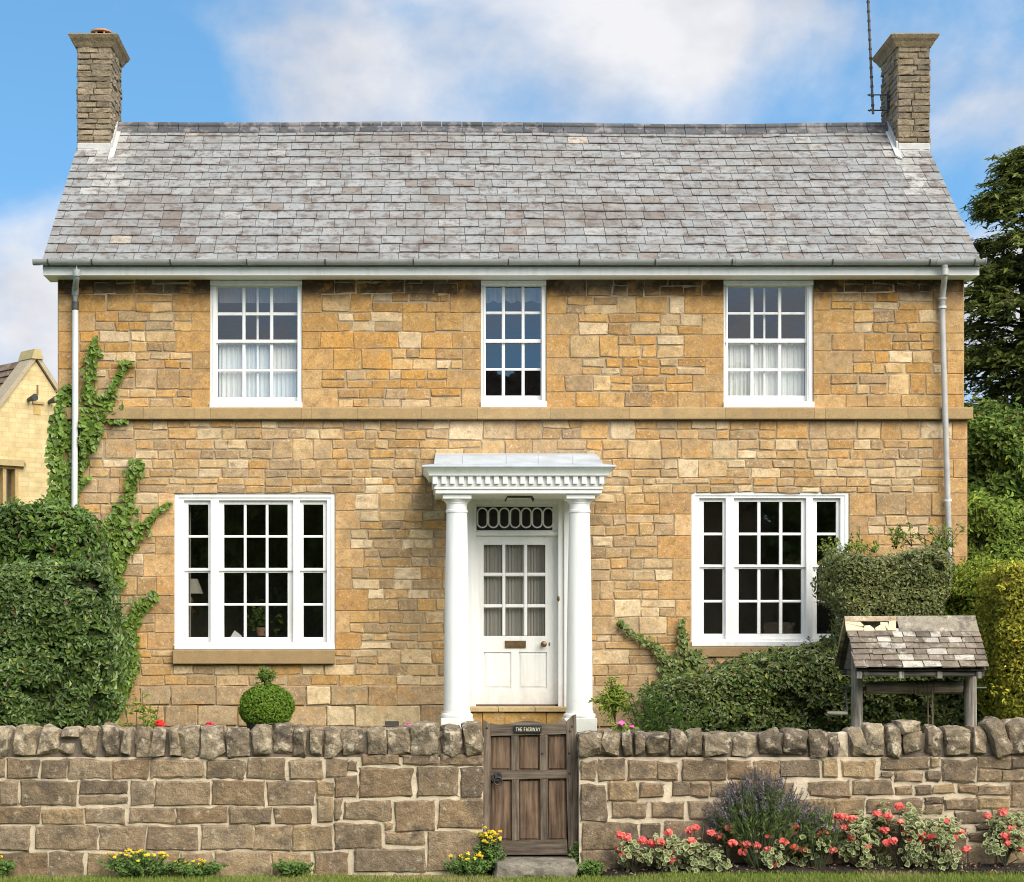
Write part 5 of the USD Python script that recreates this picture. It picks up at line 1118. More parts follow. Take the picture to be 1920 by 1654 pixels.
for pts in ([(1586, cs * 0.745), (1618, cs * 0.745), (1619, cs * 0.80), (1600, cs * 0.86), (1584, cs * 0.90)], [(1584, cs * 0.905), (1600, cs * 0.87), (1614, cs * 0.83), (1619, cs * 0.855), (1612, cs * 0.93), (1584, cs * 0.94)], [(1619, cs * 0.745), (1640, cs * 0.745), (1637, cs * 0.80), (1630, cs * 0.86), (1620, cs * 0.85)],
            [(1641, cs * 0.745), (1661, cs * 0.745), (1658, cs * 0.84), (1650, cs * 0.87), (1640, cs * 0.80)], [(1650, cs * 0.88), (1659, cs * 0.845), (1665, cs * 0.76), (1664, cs * 0.92), (1650, cs * 0.93)], [(1663, cs * 0.745), (1679, cs * 0.745), (1679, cs * 0.96), (1666, cs * 0.94)]):
    part(wroof, 'broken_stone', shard(pts, 0.03 + rng.uniform(0, 0.012)), 'dressed_stone', tint=np.array([0.66, 0.54, 0.36]) * rng.uniform(0.92, 1.08))
V, F = sweep_x([(Yr - 0.05, zr - 0.005), (Yr, zr + 0.05), (Yr + 0.30, zr - 0.22), (Yr + 0.28, zr - 0.27), (Yr - 0.005, zr - 0.005)], xl + 0.0, xk); part(wroof, 'ridge_stone', (V, F), 'well_tile', tint=(0.42, 0.33, 0.22))
# timbers
def timber(name, x0, x1, y0, y1, z0, z1, mat='grey_wood_vertical', t=1.0): return part(wl, name, cbx(x0, x1, y0, y1, z0, z1, 0.012), mat, tint=np.ones(3) * t)
part(wl, 'post', tube([[wx(1606, Yr), Yr, 0.7], [wx(1607, Yr), Yr, zf_ + 0.1], [wx(1607, Yr), Yr, zr - 0.1]], 0.062, 12), 'grey_wood_vertical', smooth=60, tint=(1.25,) * 3)
part(wl, 'post', tube([[wx(1821, Yr), Yr, 0.7], [wx(1819, Yr), Yr, zf_ + 0.1], [wx(1819, Yr), Yr, zr - 0.1]], 0.066, 12), 'grey_wood_vertical', smooth=60, tint=(1.25,) * 3)
for y in (Yf + 0.06, Yb - 0.1): timber('wall_plate', xl + 0.05, xr - 0.05, y, y + 0.05, zf_ - 0.085, zf_ - 0.03, 'grey_wood_horizontal', 0.55)
for px in (1613, 1692, 1764, 1838): timber('rafter_end', wx(px, Yf) - 0.028, wx(px, Yf) + 0.028, Yf + 0.035, Yf + 0.0595, zf_ - 0.11, zf_ - 0.035, 'grey_wood_vertical', 1.1)
for px in (1607, 1819): 
    x = wx(px, Yr); part(wl, 'cross_beam', cbx(x - 0.03, x + 0.03, Yf + 0.05, Yb - 0.05, zf_ - 0.085, zf_ - 0.02, 0.008), 'grey_wood_horizontal', tint=(0.6,) * 3)
    sg = -1 if px < 1700 else 1
    part(wl, 'gable_board', (np.array([[x + sg * .02, Yf + .05, zf_ - .02], [x + sg * .02, Yb - .05, zf_ - .02], [x + sg * .02, Yr, zr - .06], [x + sg * .05, Yf + .05, zf_ - .02], [x + sg * .05, Yb - .05, zf_ - .02], [x + sg * .05, Yr, zr - .06]]), np.array([[0, 1, 2], [3, 5, 4], [0, 3, 4], [0, 4, 1], [1, 4, 5], [1, 5, 2], [2, 5, 3], [2, 3, 0]])), 'grey_wood_horizontal', tint=(0.6,) * 3)
zd = wz(1290, Yr); drum = part(wl, 'windlass_drum', tube([[wx(1624, Yr), Yr, zd], [wx(1803, Yr), Yr, zd + 0.01]], 0.068, 16), 'grey_wood_horizontal', smooth=60, tint=(0.95, 0.85, 0.75))
a = np.linspace(0, 2 * math.pi * 9, 200); xx = np.linspace(wx(1700, Yr), wx(1750, Yr), 200) + 0.01 * np.sin(a * 0.37)
part(wl, 'rope', MB().add(tube(np.stack([xx, Yr + 0.072 * np.cos(a), zd + 0.005 + 0.072 * np.sin(a)], 1), 0.0065, 6)).add(tube([[wx(1745, Yr), Yr - 0.07, zd], [wx(1746, Yr), Yr - 0.07, 0.8]], 0.0095, 6)).add(tube([[wx(1742, Yr), Yr + 0.06, zd], [wx(1743, Yr), Yr + 0.03, 0.8]], 0.008, 6)), 'rope')
part(wl, 'axle', tube([[wx(1575, Yr), Yr, zd], [wx(1850, Yr), Yr, zd]], 0.014, 8), 'iron')
zh = wz(1337, Yr); part(wl, 'crank', tube([[wx(1586, Yr), Yr, zd], [wx(1586, Yr), Yr - 0.05, zh]], 0.011, 8), 'iron')
part(wl, 'crank_handle', tube([[wx(1587, Yr), Yr - 0.05, zh], [wx(1566, Yr), Yr - 0.05, zh], [wx(1551, Yr), Yr - 0.05, zh], [wx(1549, Yr), Yr - 0.05, zh]], [0.018, 0.022, 0.02, 0.012], 10), 'grey_wood_horizontal', smooth=60, tint=(1.5,) * 3)
V, F = lathe([(0.5, 0), (0.5, 0.22), (0.38, 0.24), (0.38, 0.0)], (wx(1714, Yr), Yr, 0.72), 28); part(wl, 'kerb_ring', (V, F), 'coping_stone', tint=(0.28, 0.22, 0.15))

# ---------------------------------------------------------------- planting
G_DARK = [(0.035, 0.075, 0.018), (0.05, 0.10, 0.025), (0.07, 0.13, 0.035), (0.095, 0.155, 0.05)]
G_MID = [(0.06, 0.125, 0.022), (0.085, 0.16, 0.03), (0.12, 0.20, 0.045), (0.045, 0.095, 0.02)]
G_LIGHT = [(0.19, 0.28, 0.045), (0.25, 0.34, 0.06), (0.14, 0.215, 0.04), (0.29, 0.37, 0.08)]
G_GOLD = [(0.33, 0.33, 0.035), (0.44, 0.41, 0.05), (0.24, 0.26, 0.03), (0.52, 0.46, 0.07)]
G_BOX = [(0.09, 0.125, 0.045), (0.12, 0.155, 0.06), (0.15, 0.185, 0.08), (0.07, 0.10, 0.035)]
IVY = [(0.07, 0.13, 0.018), (0.11, 0.19, 0.028), (0.15, 0.24, 0.035), (0.19, 0.28, 0.055)]

def shoots(pts, n, length, size, cols, up=(0, -0.2, 1), seed=1, jit=0.5, perleaf=9, aspect=0.4):
    """Loose shoots that stand out of a plant at pts, each with leaves along it: (stems, leaves)."""
    r = np.random.default_rng(seed); pts = np.asarray(pts, float); st, lv = MB(), MB()
    for _ in range(n):
        b = pts[r.integers(len(pts))]; d = np.asarray(up, float) + r.normal(0, jit, 3); d /= np.linalg.norm(d); L = length * r.uniform(0.4, 1.1)
        t = np.linspace(0, 1, 6)[:, None]; P = b + d * L * t + np.array([0, 0, -0.22 * L]) * t ** 2 * r.uniform(0, 1); st.add(tube(P, [0.006, 0.005, 0.004, 0.003, 0.003, 0.002], 4))
        k = r.uniform(0.15, 1.0, perleaf); Q_ = np.array([np.interp(k, t[:, 0], P[:, j]) for j in range(3)]).T; off = r.normal(0, 1, (perleaf, 3)); off /= np.linalg.norm(off, axis=1, keepdims=True)
        lv.add(leaves(Q_ + off * size * 0.5, np.array([0, -0.6, 0.7]) + off * 0.3, size, r, cols, aspect, 0.0, dirs=off + d * 0.6))
    return st, lv

def hedge(name, label, cat, px, y0, y1, n, size, cols, lump=0.16, bulge=0.35, hole=0.36, mat='leaf', r=0.1, wob=0.05, cin=0.16, seed=1, six=False, extra=None, aspect=0.55, group=None, shell=0.14, spread=0.55, inset=0.085):
    rg = np.random.default_rng(seed); poly = smoothpoly(pxpoly(px, y0).buffer(-inset), r, rg, wob); c = poly.centroid
    t = thing(name, label, cat, (c.x, (y0 + y1) / 2, 0.7), group)
    part(t, 'branches', core(poly, y0, y1, cin), 'twig')
    mb = MB().add(leafy(poly, y0, y1, n, size, cols, rg, bulge, lump, hole=hole, six=six, aspect=aspect, shell=shell, spread=spread))
    if extra: mb.add(extra(poly, rg))
    e = np.array(poly.exterior.segmentize(0.12).coords); top = e[e[:, 1] > np.quantile(e[:, 1], 0.42)]
    st, lv = shoots(np.c_[top[:, 0], rg.uniform(y0 + 0.1, y1 - 0.2, len(top)), top[:, 1] - 0.05], int(len(top) * 1.2), 0.17, size, [np.array(c) * 1.35 for c in cols], (0, -0.15, 0.9), seed + 100, 0.5, 7)
    mb.add(lv); part(t, 'shoots', st, 'twig', kind='stuff')
    part(t, 'leaves', mb, mat); return t, poly, rg
# left: glossy dark hedge in two masses
hedge('holly_hedge', 'clipped glossy dark hedge filling the left edge, in front of the ivy', 'hedge', [(-400, 1050), (-120, 1046), (60, 1036), (150, 1040), (196, 1058), (214, 1100), (221, 1200), (218, 1300), (205, 1400), (205, 1460), (-400, 1460)], -2.6, -1.35, 32000, 0.066, G_DARK + [(0.13, 0.19, 0.075), (0.05, 0.09, 0.025)], lump=0.24, hole=0.41, seed=2, r=0.2)
hedge('laurel_bush', 'rounded glossy bush rising behind the dark hedge beside the white downpipe', 'bush', [(-380, 940), (-120, 938), (0, 934), (60, 928), (110, 934), (150, 945), (176, 975), (186, 1020), (190, 1080), (190, 1400), (-380, 1400)], -1.25, -0.35, 17000, 0.07, [(0.055, 0.11, 0.02), (0.085, 0.16, 0.03), (0.12, 0.20, 0.045), (0.04, 0.085, 0.018)], lump=0.2, hole=0.39, seed=3, six=True, r=0.2)
# right: clipped shrub, low hedge, golden hedge and shrubs behind
hedge('clipped_shrub', 'box shaped grey green shrub between the right window and the well roof', 'shrub', [(1562, 1060), (1580, 1042), (1640, 1032), (1720, 1020), (1775, 1030), (1795, 1052), (1798, 1120), (1790, 1215), (1640, 1215), (1578, 1190), (1568, 1120)], -1.55, -0.45, 9500, 0.048, G_BOX + [(0.17, 0.19, 0.085)], lump=0.20, hole=0.38, seed=4, wob=0.13, inset=0.03, r=0.16)
hedge('low_hedge', 'low dark green hedge sloping up under the right window to the well', 'hedge', [(1212, 1290), (1250, 1268), (1290, 1256), (1340, 1250), (1400, 1228), (1460, 1212), (1520, 1196), (1590, 1186), (1680, 1200), (1800, 1210), (1900, 1215), (1900, 1440), (1225, 1440)], -1.45, -0.35, 17000, 0.058, [(0.06, 0.095, 0.028), (0.085, 0.13, 0.04), (0.12, 0.165, 0.06), (0.04, 0.065, 0.02)], lump=0.18, hole=0.41, seed=5)
hedge('golden_hedge', 'tall yellow green clipped hedge at the right edge beside the well', 'hedge', [(1872, 1092), (1882, 1052), (1910, 1040), (2340, 1030), (2360, 1440), (1882, 1440), (1876, 1300), (1866, 1180)], -2.75, -1.6, 26000, 0.046, G_GOLD + [(0.10, 0.13, 0.02)], lump=0.12, hole=0.30, seed=6, mat='leaf_matt')
hedge('forsythia_bush', 'loose bright yellow green bush between the clipped shrub and the golden hedge', 'bush', [(1756, 1130), (1768, 1095), (1800, 1060), (1836, 1044), (1880, 1036), (1960, 1040), (1990, 1200), (1980, 1420), (1800, 1420), (1770, 1260)], -1.35, -0.1, 11000, 0.055, [(0.15, 0.22, 0.03), (0.24, 0.31, 0.04), (0.34, 0.38, 0.055), (0.09, 0.14, 0.02)], lump=0.24, hole=0.38, seed=7, mat='leaf_matt', aspect=0.38)
hedge('pale_shrub', 'pale fresh green shrub beyond the right corner of the house', 'shrub', [(1806, 960), (1812, 930), (1840, 918), (1890, 920), (1960, 930), (2100, 940), (2200, 980), (2210, 1200), (1812, 1200)], 1.2, 3.0, 14000, 0.08, G_LIGHT, lump=0.3, hole=0.38, seed=8, mat='leaf_matt', aspect=0.42)
hedge('laurel_tree', 'broad mid green leafy tree under the dark conifer', 'tree', [(1790, 760), (1830, 742), (1880, 752), (1960, 745), (2060, 770), (2160, 760), (2330, 800), (2350, 1200), (1790, 1200)], 6.0, 9.0, 22000, 0.10, [(0.07, 0.13, 0.025), (0.10, 0.175, 0.035), (0.14, 0.195, 0.05), (0.045, 0.085, 0.02)], lump=0.5, bulge=0.8, hole=0.38, cin=0.35, seed=9, mat='leaf_matt', shell=0.4)

# the shoots that rise against the wall above the clipped shrub
pts = np.array([at(p, q, -0.5) for p, q in [(1560, 1060), (1585, 1045), (1610, 1042), (1640, 1036), (1680, 1030), (1710, 1025), (1740, 1026), (1770, 1034)]])
t = thing('wall_shrub', 'thin pale leafy shoots rising against the wall above the clipped shrub', 'shrub', (pts[3][0], -0.4, 0.8))
st, lv = shoots(pts, 48, 0.40, 0.058, [(0.12, 0.18, 0.03), (0.18, 0.25, 0.05), (0.22, 0.26, 0.06)], (-0.1, -0.1, 1.0), 14, 0.42, 15)
part(t, 'stems', st, 'twig'); part(t, 'leaves', lv, 'leaf_matt')

# ivy on the left end of the wall: masses and climbing tongues
def climber(name, label, cat, areas, paths, cols, seed, size=0.065, y=-0.03, dens=1150, mat='leaf'):
    r = np.random.default_rng(seed); P = []; st = MB()
    for poly in areas:
        g = pxpoly(poly, 0.0); n = int(g.area * dens * 1.5); mnx, mnz, mxx, mxz = g.bounds; q = r.uniform((mnx, mnz), (mxx, mxz), (n * 3, 2)); q = q[shapely.contains_xy(g, q[:, 0], q[:, 1])][:n]
        depth = 0.05 + 0.16 * meshkit.fbm(np.c_[q * 2.2, q[:, :1] * 0], 3, 8); P.append(np.c_[q[:, 0], y - r.random(len(q)) ** 0.6 * np.where(np.abs(q[:, 0] - wx(140)) < 0.09, 0.02, depth), q[:, 1]])
    for path, w0, w1 in paths:
        p = np.array([at(a, b, 0.0) for a, b in path]); L = np.r_[0, np.cumsum(np.linalg.norm(np.diff(p, axis=0), axis=1))]; n = int(L[-1] * (w0 + w1) / 2 / 160 * dens * 1.5) + 12
        t = r.random(n); Q_ = np.stack([np.interp(t * L[-1], L, p[:, j]) for j in range(3)], 1); w = (w0 + (w1 - w0) * t) / 160 / 2
        wav = 1 + 0.5 * np.sin(t * L[-1] * 11 + seed); Q_[:, 0] += r.normal(0, 0.74, n) * w * wav; Q_[:, 2] += r.normal(0, 0.25, n) * w; Q_[:, 1] = y - r.random(n) * np.where(np.abs(Q_[:, 0] - wx(140)) < 0.09, 0.015, 0.04 + w * 0.35); P.append(Q_)
        p2 = p.copy(); p2[:, 1] = -0.025; st.add(tube(p2, np.linspace(0.012, 0.004, len(p2)), 5))
    P = np.vstack(P); c = P.mean(0); th = thing(name, label, cat, (c[0], 0, 0.8))
    part(th, 'stems', st, 'bark')
    part(th, 'leaves', leaves(P, np.tile([0, -1, 0.45], (len(P), 1)), size, r, cols, 0.92, 1.1, 0.12, 0.42, six=True), mat)
    return th
areas = [[(96, 800), (108, 770), (136, 745), (150, 780), (196, 800), (186, 842), (162, 858), (150, 880), (146, 960), (88, 960), (96, 905), (92, 850)],
         [(190, 1010), (212, 1030), (232, 1060), (222, 1130), (214, 1180), (240, 1170), (262, 1200), (262, 1260), (236, 1320), (215, 1370), (200, 1370), (205, 1200), (186, 1080)]]
paths = [([(112, 800), (118, 760), (124, 732), (128, 724)], 34, 10), ([(152, 830), (162, 770), (168, 710), (176, 670), (180, 634)], 34, 9), ([(160, 815), (190, 780), (206, 745), (222, 710), (240, 680)], 34, 8), ([(148, 870), (156, 850), (164, 838)], 14, 8),
         ([(146, 900), (156, 880), (165, 866)], 14, 6), ([(146, 925), (158, 905), (172, 898)], 14, 6), ([(205, 1025), (228, 985), (240, 940), (250, 900), (259, 865)], 30, 14), ([(222, 1060), (250, 1010), (275, 980), (300, 958), (322, 944)], 30, 7),
         ([(190, 1010), (200, 985), (215, 965)], 30, 8), ([(240, 1180), (258, 1150), (275, 1130), (292, 1112)], 34, 8), ([(212, 792), (225, 792), (236, 790)], 10, 5), ([(215, 1100), (222, 1050), (215, 1010)], 40, 24)]
climber('climbing_ivy', 'green ivy climbing the left end of the house wall in long tongues', 'ivy', areas, paths, IVY, 41)
climber('wall_creeper', 'sparse creeper climbing to the left of the right window above the low hedge', 'creeper', [], [([(1262, 1320), (1250, 1270), (1238, 1222), (1205, 1200), (1180, 1188), (1160, 1164)], 24, 12), ([(1262, 1262), (1280, 1220), (1278, 1190), (1277, 1162)], 26, 12), ([(1280, 1290), (1290, 1262), (1296, 1238), (1308, 1222)], 34, 26), ([(1225, 1350), (1240, 1300), (1258, 1270)], 44, 34)], [(0.06, 0.10, 0.025), (0.09, 0.14, 0.04), (0.13, 0.18, 0.06)], 43, 0.055, -0.05, 1100)

# topiary ball with a tuft
c = at(500, 1327, -1.2); k = (c[1] - CY) / FPX; tp = thing('topiary_bush', 'clipped bright green ball shaped box bush with a small tuft on top', 'bush', (c[0], c[1], 0.8))
r = np.random.default_rng(5)
def ball(c, rx, rz, n, size, cols, r, lump=0.06):
    d = r.normal(size=(n, 3)); d /= np.linalg.norm(d, axis=1, keepdims=True); s = 1 - r.random(n) ** 2 * 0.16 + (n3(d, 2.3, 3) - 0.5) * lump * 2
    P = np.asarray(c) + d * s[:, None] * [rx, rx, rz]; return leaves(P, d + [0, 0, 0.2], size, r, cols, 0.6, -0.2, spread=0.6)
part(tp, 'branches', lathe([(0.0, -0.38), (0.2, -0.30), (0.27, 0), (0.2, 0.17), (0.05, 0.24), (0.03, 0.28), (0.03, 0.40), (0.0, 0.41)], c, 16), 'twig')
BX = [(0.10, 0.19, 0.02), (0.14, 0.24, 0.03), (0.19, 0.29, 0.045), (0.07, 0.14, 0.015)]
tuft_stems, tuft_leaves = shoots(np.tile(at(498, 1276, -1.2), (3, 1)), 46, 0.17, 0.032, [(0.08, 0.15, 0.03), (0.12, 0.19, 0.04), (0.17, 0.23, 0.06)], (0.05, -0.1, 0.9), 66, 0.55, 16)
part(tp, 'tuft_stems', tuft_stems, 'twig', kind='stuff')
part(tp, 'leaves', MB().add(ball(c, 52 * k, 44 * k, 8000, 0.030, BX, r, 0.10)).add(tuft_leaves).add(ball(at(497, 1266, -1.2), 12 * k, 11 * k, 420, 0.030, [(0.08, 0.15, 0.03), (0.12, 0.19, 0.04), (0.16, 0.22, 0.06)], r, 0.25)), 'leaf_matt')

# generic small plants
def plant(name, label, cat, base, n, h, spread, size, cols, seed, aspect=0.4, perleaf=12, group=None, flowers=None, six=False, lean=0.35, kind_mat='leaf_matt'):
    r = np.random.default_rng(seed); base = np.asarray(base, float); t = thing(name, label, cat, base, group); st, lv = MB(), MB(); tips = []
    for i in range(n):
        a = r.uniform(0, 2 * math.pi); q = r.random() ** 0.6; foot = base + [math.cos(a) * q * spread * 0.35, math.sin(a) * q * spread * 0.25, 0]
        L = h * r.uniform(0.55, 1.05) * (1 - 0.25 * q); tip = foot + [math.cos(a) * q * spread * 0.75 + r.normal(0, 0.02), math.sin(a) * q * spread * 0.5, L]
        mid = (foot + tip) / 2 + r.normal(0, 0.015, 3) + [0, 0, L * 0.08]; s_ = np.linspace(0, 1, 6)[:, None]; P = (1 - s_) ** 2 * foot + 2 * s_ * (1 - s_) * mid + s_ ** 2 * tip
        st.add(tube(P, np.linspace(0.005, 0.0025, 6), 4)); tips.append(tip)
        u_ = r.uniform(0.2, 1.0, perleaf); Q_ = np.array([np.interp(u_, s_[:, 0], P[:, j]) for j in range(3)]).T; off = r.normal(0, 1, (perleaf, 3)); off[:, 2] += 0.4; off /= np.linalg.norm(off, axis=1, keepdims=True)
        lv.add(leaves(Q_ + off * size * 0.55, np.array([0, -0.5, 0.9]) + off * 0.2, size, r, cols, aspect, -0.1, dirs=off, six=six))
    part(t, 'stems', st, 'twig'); part(t, 'leaves', lv, kind_mat); return t, np.array(tips), r
def blossom(r, c, rad, n, cols, size, facing=(0, -0.5, 0.8)):
    d = r.normal(size=(n, 3)); d /= np.linalg.norm(d, axis=1, keepdims=True); P = np.asarray(c) + d * rad * r.uniform(0.5, 1, (n, 1)) * [1, 1, 0.65]
    return leaves(P, d + facing, size, r, cols, 0.8, -0.3, 0.08, 0.35)
b = at(266, 1385, -3.2)
t, tips, r = plant('lily_plant', 'slender yellow green leafy plant behind the wall beside the ivy', 'plant', [b[0], -3.2, 0.72], 13, 0.98, 0.26, 0.095, [(0.22, 0.29, 0.045), (0.28, 0.34, 0.07), (0.14, 0.22, 0.03)], 61, 0.26, 16)
for px, py in ((300, 1357), (393, 1358)):
    p = at(px, py, -3.6); t = thing('red_flower', 'bright red flower peeping over the wall just right of the yellow green plant' if px < 350 else 'small red flower head over the wall between the ivy and the topiary', 'flower', [p[0], p[1], 0.7]); r = np.random.default_rng(px)
    part(t, 'stem', tube([[p[0], p[1], 0.7], p], 0.006, 5), 'twig'); part(t, 'petals', blossom(r, p, 0.055 if px < 350 else 0.04, 50, [(0.70, 0.03, 0.025), (0.62, 0.05, 0.03)] if px < 350 else [(0.75, 0.08, 0.12), (0.65, 0.05, 0.08)], 0.045), 'leaf_matt')
    part(t, 'leaves', leaves(np.array([[p[0], p[1], 0.75]] * 14) + r.normal(0, 0.05, (14, 3)), np.tile([0, -0.5, 1], (14, 1)), 0.07, r, G_MID), 'leaf_matt')
for px, py, lab in ((768, 1362, 'pink flowers over the wall left of the left column base'), (812, 1366, 'pale pink flower tucked against the left column base'), (1166, 1358, 'pink petunia over the wall right of the right column base')):
    p = at(px, py, -4.2); r = np.random.default_rng(px); t = thing('petunia', lab, 'flower', [p[0], p[1], 0.7]); q = p + r.normal(0, 1, (90, 3)) * [0.07, 0.05, 0.03] - [0, 0, 0.045]
    part(t, 'leaves', leaves(q, np.tile([0, -0.6, 0.8], (90, 1)), 0.045, r, G_LIGHT), 'leaf_matt'); part(t, 'stem', tube([[p[0], p[1], 0.7], p - [0, 0, 0.04]], 0.006, 5), 'twig')
    part(t, 'petals', blossom(r, p + [-0.01, -0.05, 0.01], 0.035, 26, [(0.75, 0.12, 0.38), (0.80, 0.25, 0.50)], 0.045), 'leaf_matt'); part(t, 'petals', blossom(r, p + [0.09, -0.04, -0.02], 0.02, 14, [(0.75, 0.15, 0.40)], 0.035), 'leaf_matt')
b = at(1152, 1345, -1.6)
ls = thing('standard_shrub', 'small pale green shrub on a bare stem right of the porch', 'shrub', [b[0], -1.6, 0.8]); r = np.random.default_rng(71)
part(ls, 'stem', tube([[b[0], -1.6, 0.8], at(1153, 1345, -1.6), at(1151, 1320, -1.6)], [0.013, 0.011, 0.008], 8), 'bark')
cc = at(1151, 1303, -1.6); st, lv = shoots(np.tile(at(1151, 1318, -1.6), (3, 1)), 70, 0.27, 0.06, [(0.26, 0.33, 0.05), (0.34, 0.40, 0.07), (0.20, 0.27, 0.04)], (0, -0.15, 0.6), 72, 0.75, 13); part(ls, 'twigs', st, 'twig'); part(ls, 'leaves', lv, 'leaf_matt')
b = at(1235, 1400, -1.9)
plant('feathery_plant', 'feathery dark green plant at the foot of the low hedge, right of the small shrub', 'plant', [b[0], -1.9, 0.8], 44, 0.92, 0.46, 0.075, [(0.06, 0.12, 0.03), (0.09, 0.16, 0.04), (0.045, 0.09, 0.02)], 73, 0.14, 22)
b = at(1690, 1400, -2.2)
# ---- yew beyond the right corner
def conifer(name, label, base, h, rad, n_limb, seed, cols, bare=0.12):
    r = np.random.default_rng(seed); base = np.asarray(base, float); t = thing(name, label, 'tree', base); tr, P, N, D = MB(), [], [], []
    z = np.linspace(0, h, 9); trunk = np.stack([base[0] + 0.12 * np.sin(z * 0.7), base[1] + 0.1 * np.cos(z * 0.6), base[2] + z], 1); tr.add(tube(trunk, np.linspace(0.34, 0.04, 9), 10))
    for i in range(n_limb):
        f = r.uniform(bare, 1.0) ** 0.9; o = np.array([np.interp(f * h, z, trunk[:, j]) for j in range(3)]); a = r.uniform(0, 2 * math.pi)
        L = rad * (1 - f) ** 0.62 * r.uniform(0.55, 1.12) + 0.15; d = np.array([math.cos(a), math.sin(a), 0.0]); s_ = np.linspace(0, 1, 7)[:, None]
        Pl = o + d * L * s_ + np.array([0, 0, 1]) * (0.34 * L * s_ - 0.30 * L * s_ ** 2); tr.add(tube(Pl, np.linspace(0.05 * (1 - f) + 0.014, 0.008, 7), 5))
        m_ = int(10 + 26 * L); u_ = r.uniform(0.25, 1.02, m_)
        Q_ = np.array([np.interp(u_, s_[:, 0], Pl[:, j]) for j in range(3)]).T; side = np.cross(d, [0, 0, 1]); w = r.normal(0, 0.20, m_) * (1.15 - u_) * L * 0.8 + r.normal(0, 0.05, m_)
        Q_ = Q_ + side * w[:, None] + r.normal(0, 0.06, (m_, 3)); Q_[:, 2] -= np.abs(w) * 0.35
        for q, ww in zip(Q_, w):      # a spray: a twig with two ranks of needles
            k_ = 11; dd = d * r.uniform(0.5, 1) + side * np.sign(ww) * r.uniform(0, 0.9) + [0, 0, r.uniform(-0.55, 0.15)]; dd /= np.linalg.norm(dd); sl_ = r.uniform(0.22, 0.42)
            tt = np.linspace(0, 1, k_); pp = q + dd * sl_ * tt[:, None] + np.array([0, 0, -0.10]) * (tt ** 2)[:, None] * sl_; s2 = np.cross(dd, [0, 0, 1]); s2 /= np.linalg.norm(s2) + 1e-9
            sg = np.where(np.arange(k_) % 2 == 0, 1, -1)[:, None]; P.append(pp + s2 * sg * 0.03); N.append(np.tile(np.cross(s2, dd) * np.sign(np.cross(s2, dd)[2] + 1e-9), (k_, 1))); D.append(dd + s2 * sg * 0.8)
    part(t, 'trunk', tr, 'bark'); part(t, 'crown', leaves(np.vstack(P), np.vstack(N), 0.12, r, cols, 0.36, 0.1, 0.05, 0.35, dirs=np.vstack(D)), 'leaf_matt'); return t
b = at(1925, 1300, 9.5)
YEW = [(0.055, 0.080, 0.02), (0.09, 0.12, 0.03), (0.13, 0.155, 0.04), (0.035, 0.055, 0.015)]
conifer('yew_tree', 'tall dark conifer with drooping sprays beyond the right corner of the house', [wx(1938, 9.5), 9.5, 0.85], wz(278, 9.5) - 0.85, 2.55, 250, 81, YEW)

# ---------------------------------------------------------------- flower bed, verge plants
def bed_z(x, y): return 0.03 + 0.045 * np.clip((np.asarray(x) - 0.9) / 0.8, 0, 1) + 0.03 * (meshkit.fbm(np.stack([np.asarray(x) * 5, np.asarray(y) * 5, 0 * np.asarray(x)], -1), 4, 6) - 0.5) + 0.05 * np.clip((np.asarray(y) + 6.33) / 0.33, 0, 1)
BX0 = gx(1118)
def bedf(X, Y): return bed_z(X, Y) * np.clip((X - BX0) / 0.12, 0, 1) ** 0.5 + np.clip(1 - (X - BX0) / 0.12, 0, 1) * -0.02
setting('flower_bed', sheet(BX0, gx(2000), -6.335, YW + 0.03, bedf, 160, 16), 'soil', smooth=True)
r = np.random.default_rng(91)
n = 900; cx_ = r.uniform(BX0 + 0.1, gx(1960), n); cy_ = r.uniform(-6.33, -6.02, n); mb = MB()
for x, y in zip(cx_, cy_):
    s_ = r.uniform(0.008, 0.028); d = np.asarray(trimesh.creation.icosahedron().vertices) * r.uniform(0.7, 1.2, (12, 3)) * s_ * 0.5; mb.add((d + [x, y, float(bed_z(x, y)) + s_ * 0.15], np.asarray(trimesh.creation.icosahedron().faces)))
setting('soil_crumbs', mb, 'soil', kind='stuff', label='dark crumbly soil between the geraniums', category='soil')
m_ = 260; P = np.stack([r.uniform(gx(560), gx(1940), m_), r.uniform(-6.36, -6.05, m_), np.zeros(m_)], 1); P[:, 2] = np.where(P[:, 0] > BX0, bed_z(P[:, 0], P[:, 1]) + 0.008, verge_z(P[:, 0], P[:, 1]) + 0.012)
P = P[~((P[:, 0] > gx(900)) & (P[:, 0] < gx(1100)) & (P[:, 1] > -6.3))]
setting('fallen_leaves', leaves(P, np.tile([0, -0.3, 1], (len(P), 1)), 0.034, r, [(0.30, 0.19, 0.10), (0.42, 0.30, 0.18), (0.22, 0.12, 0.07), (0.50, 0.36, 0.28)], 0.6, 0, spread=0.35), 'leaf_matt', kind='stuff', label='dry fallen leaves lying at the foot of the wall', category='leaves')
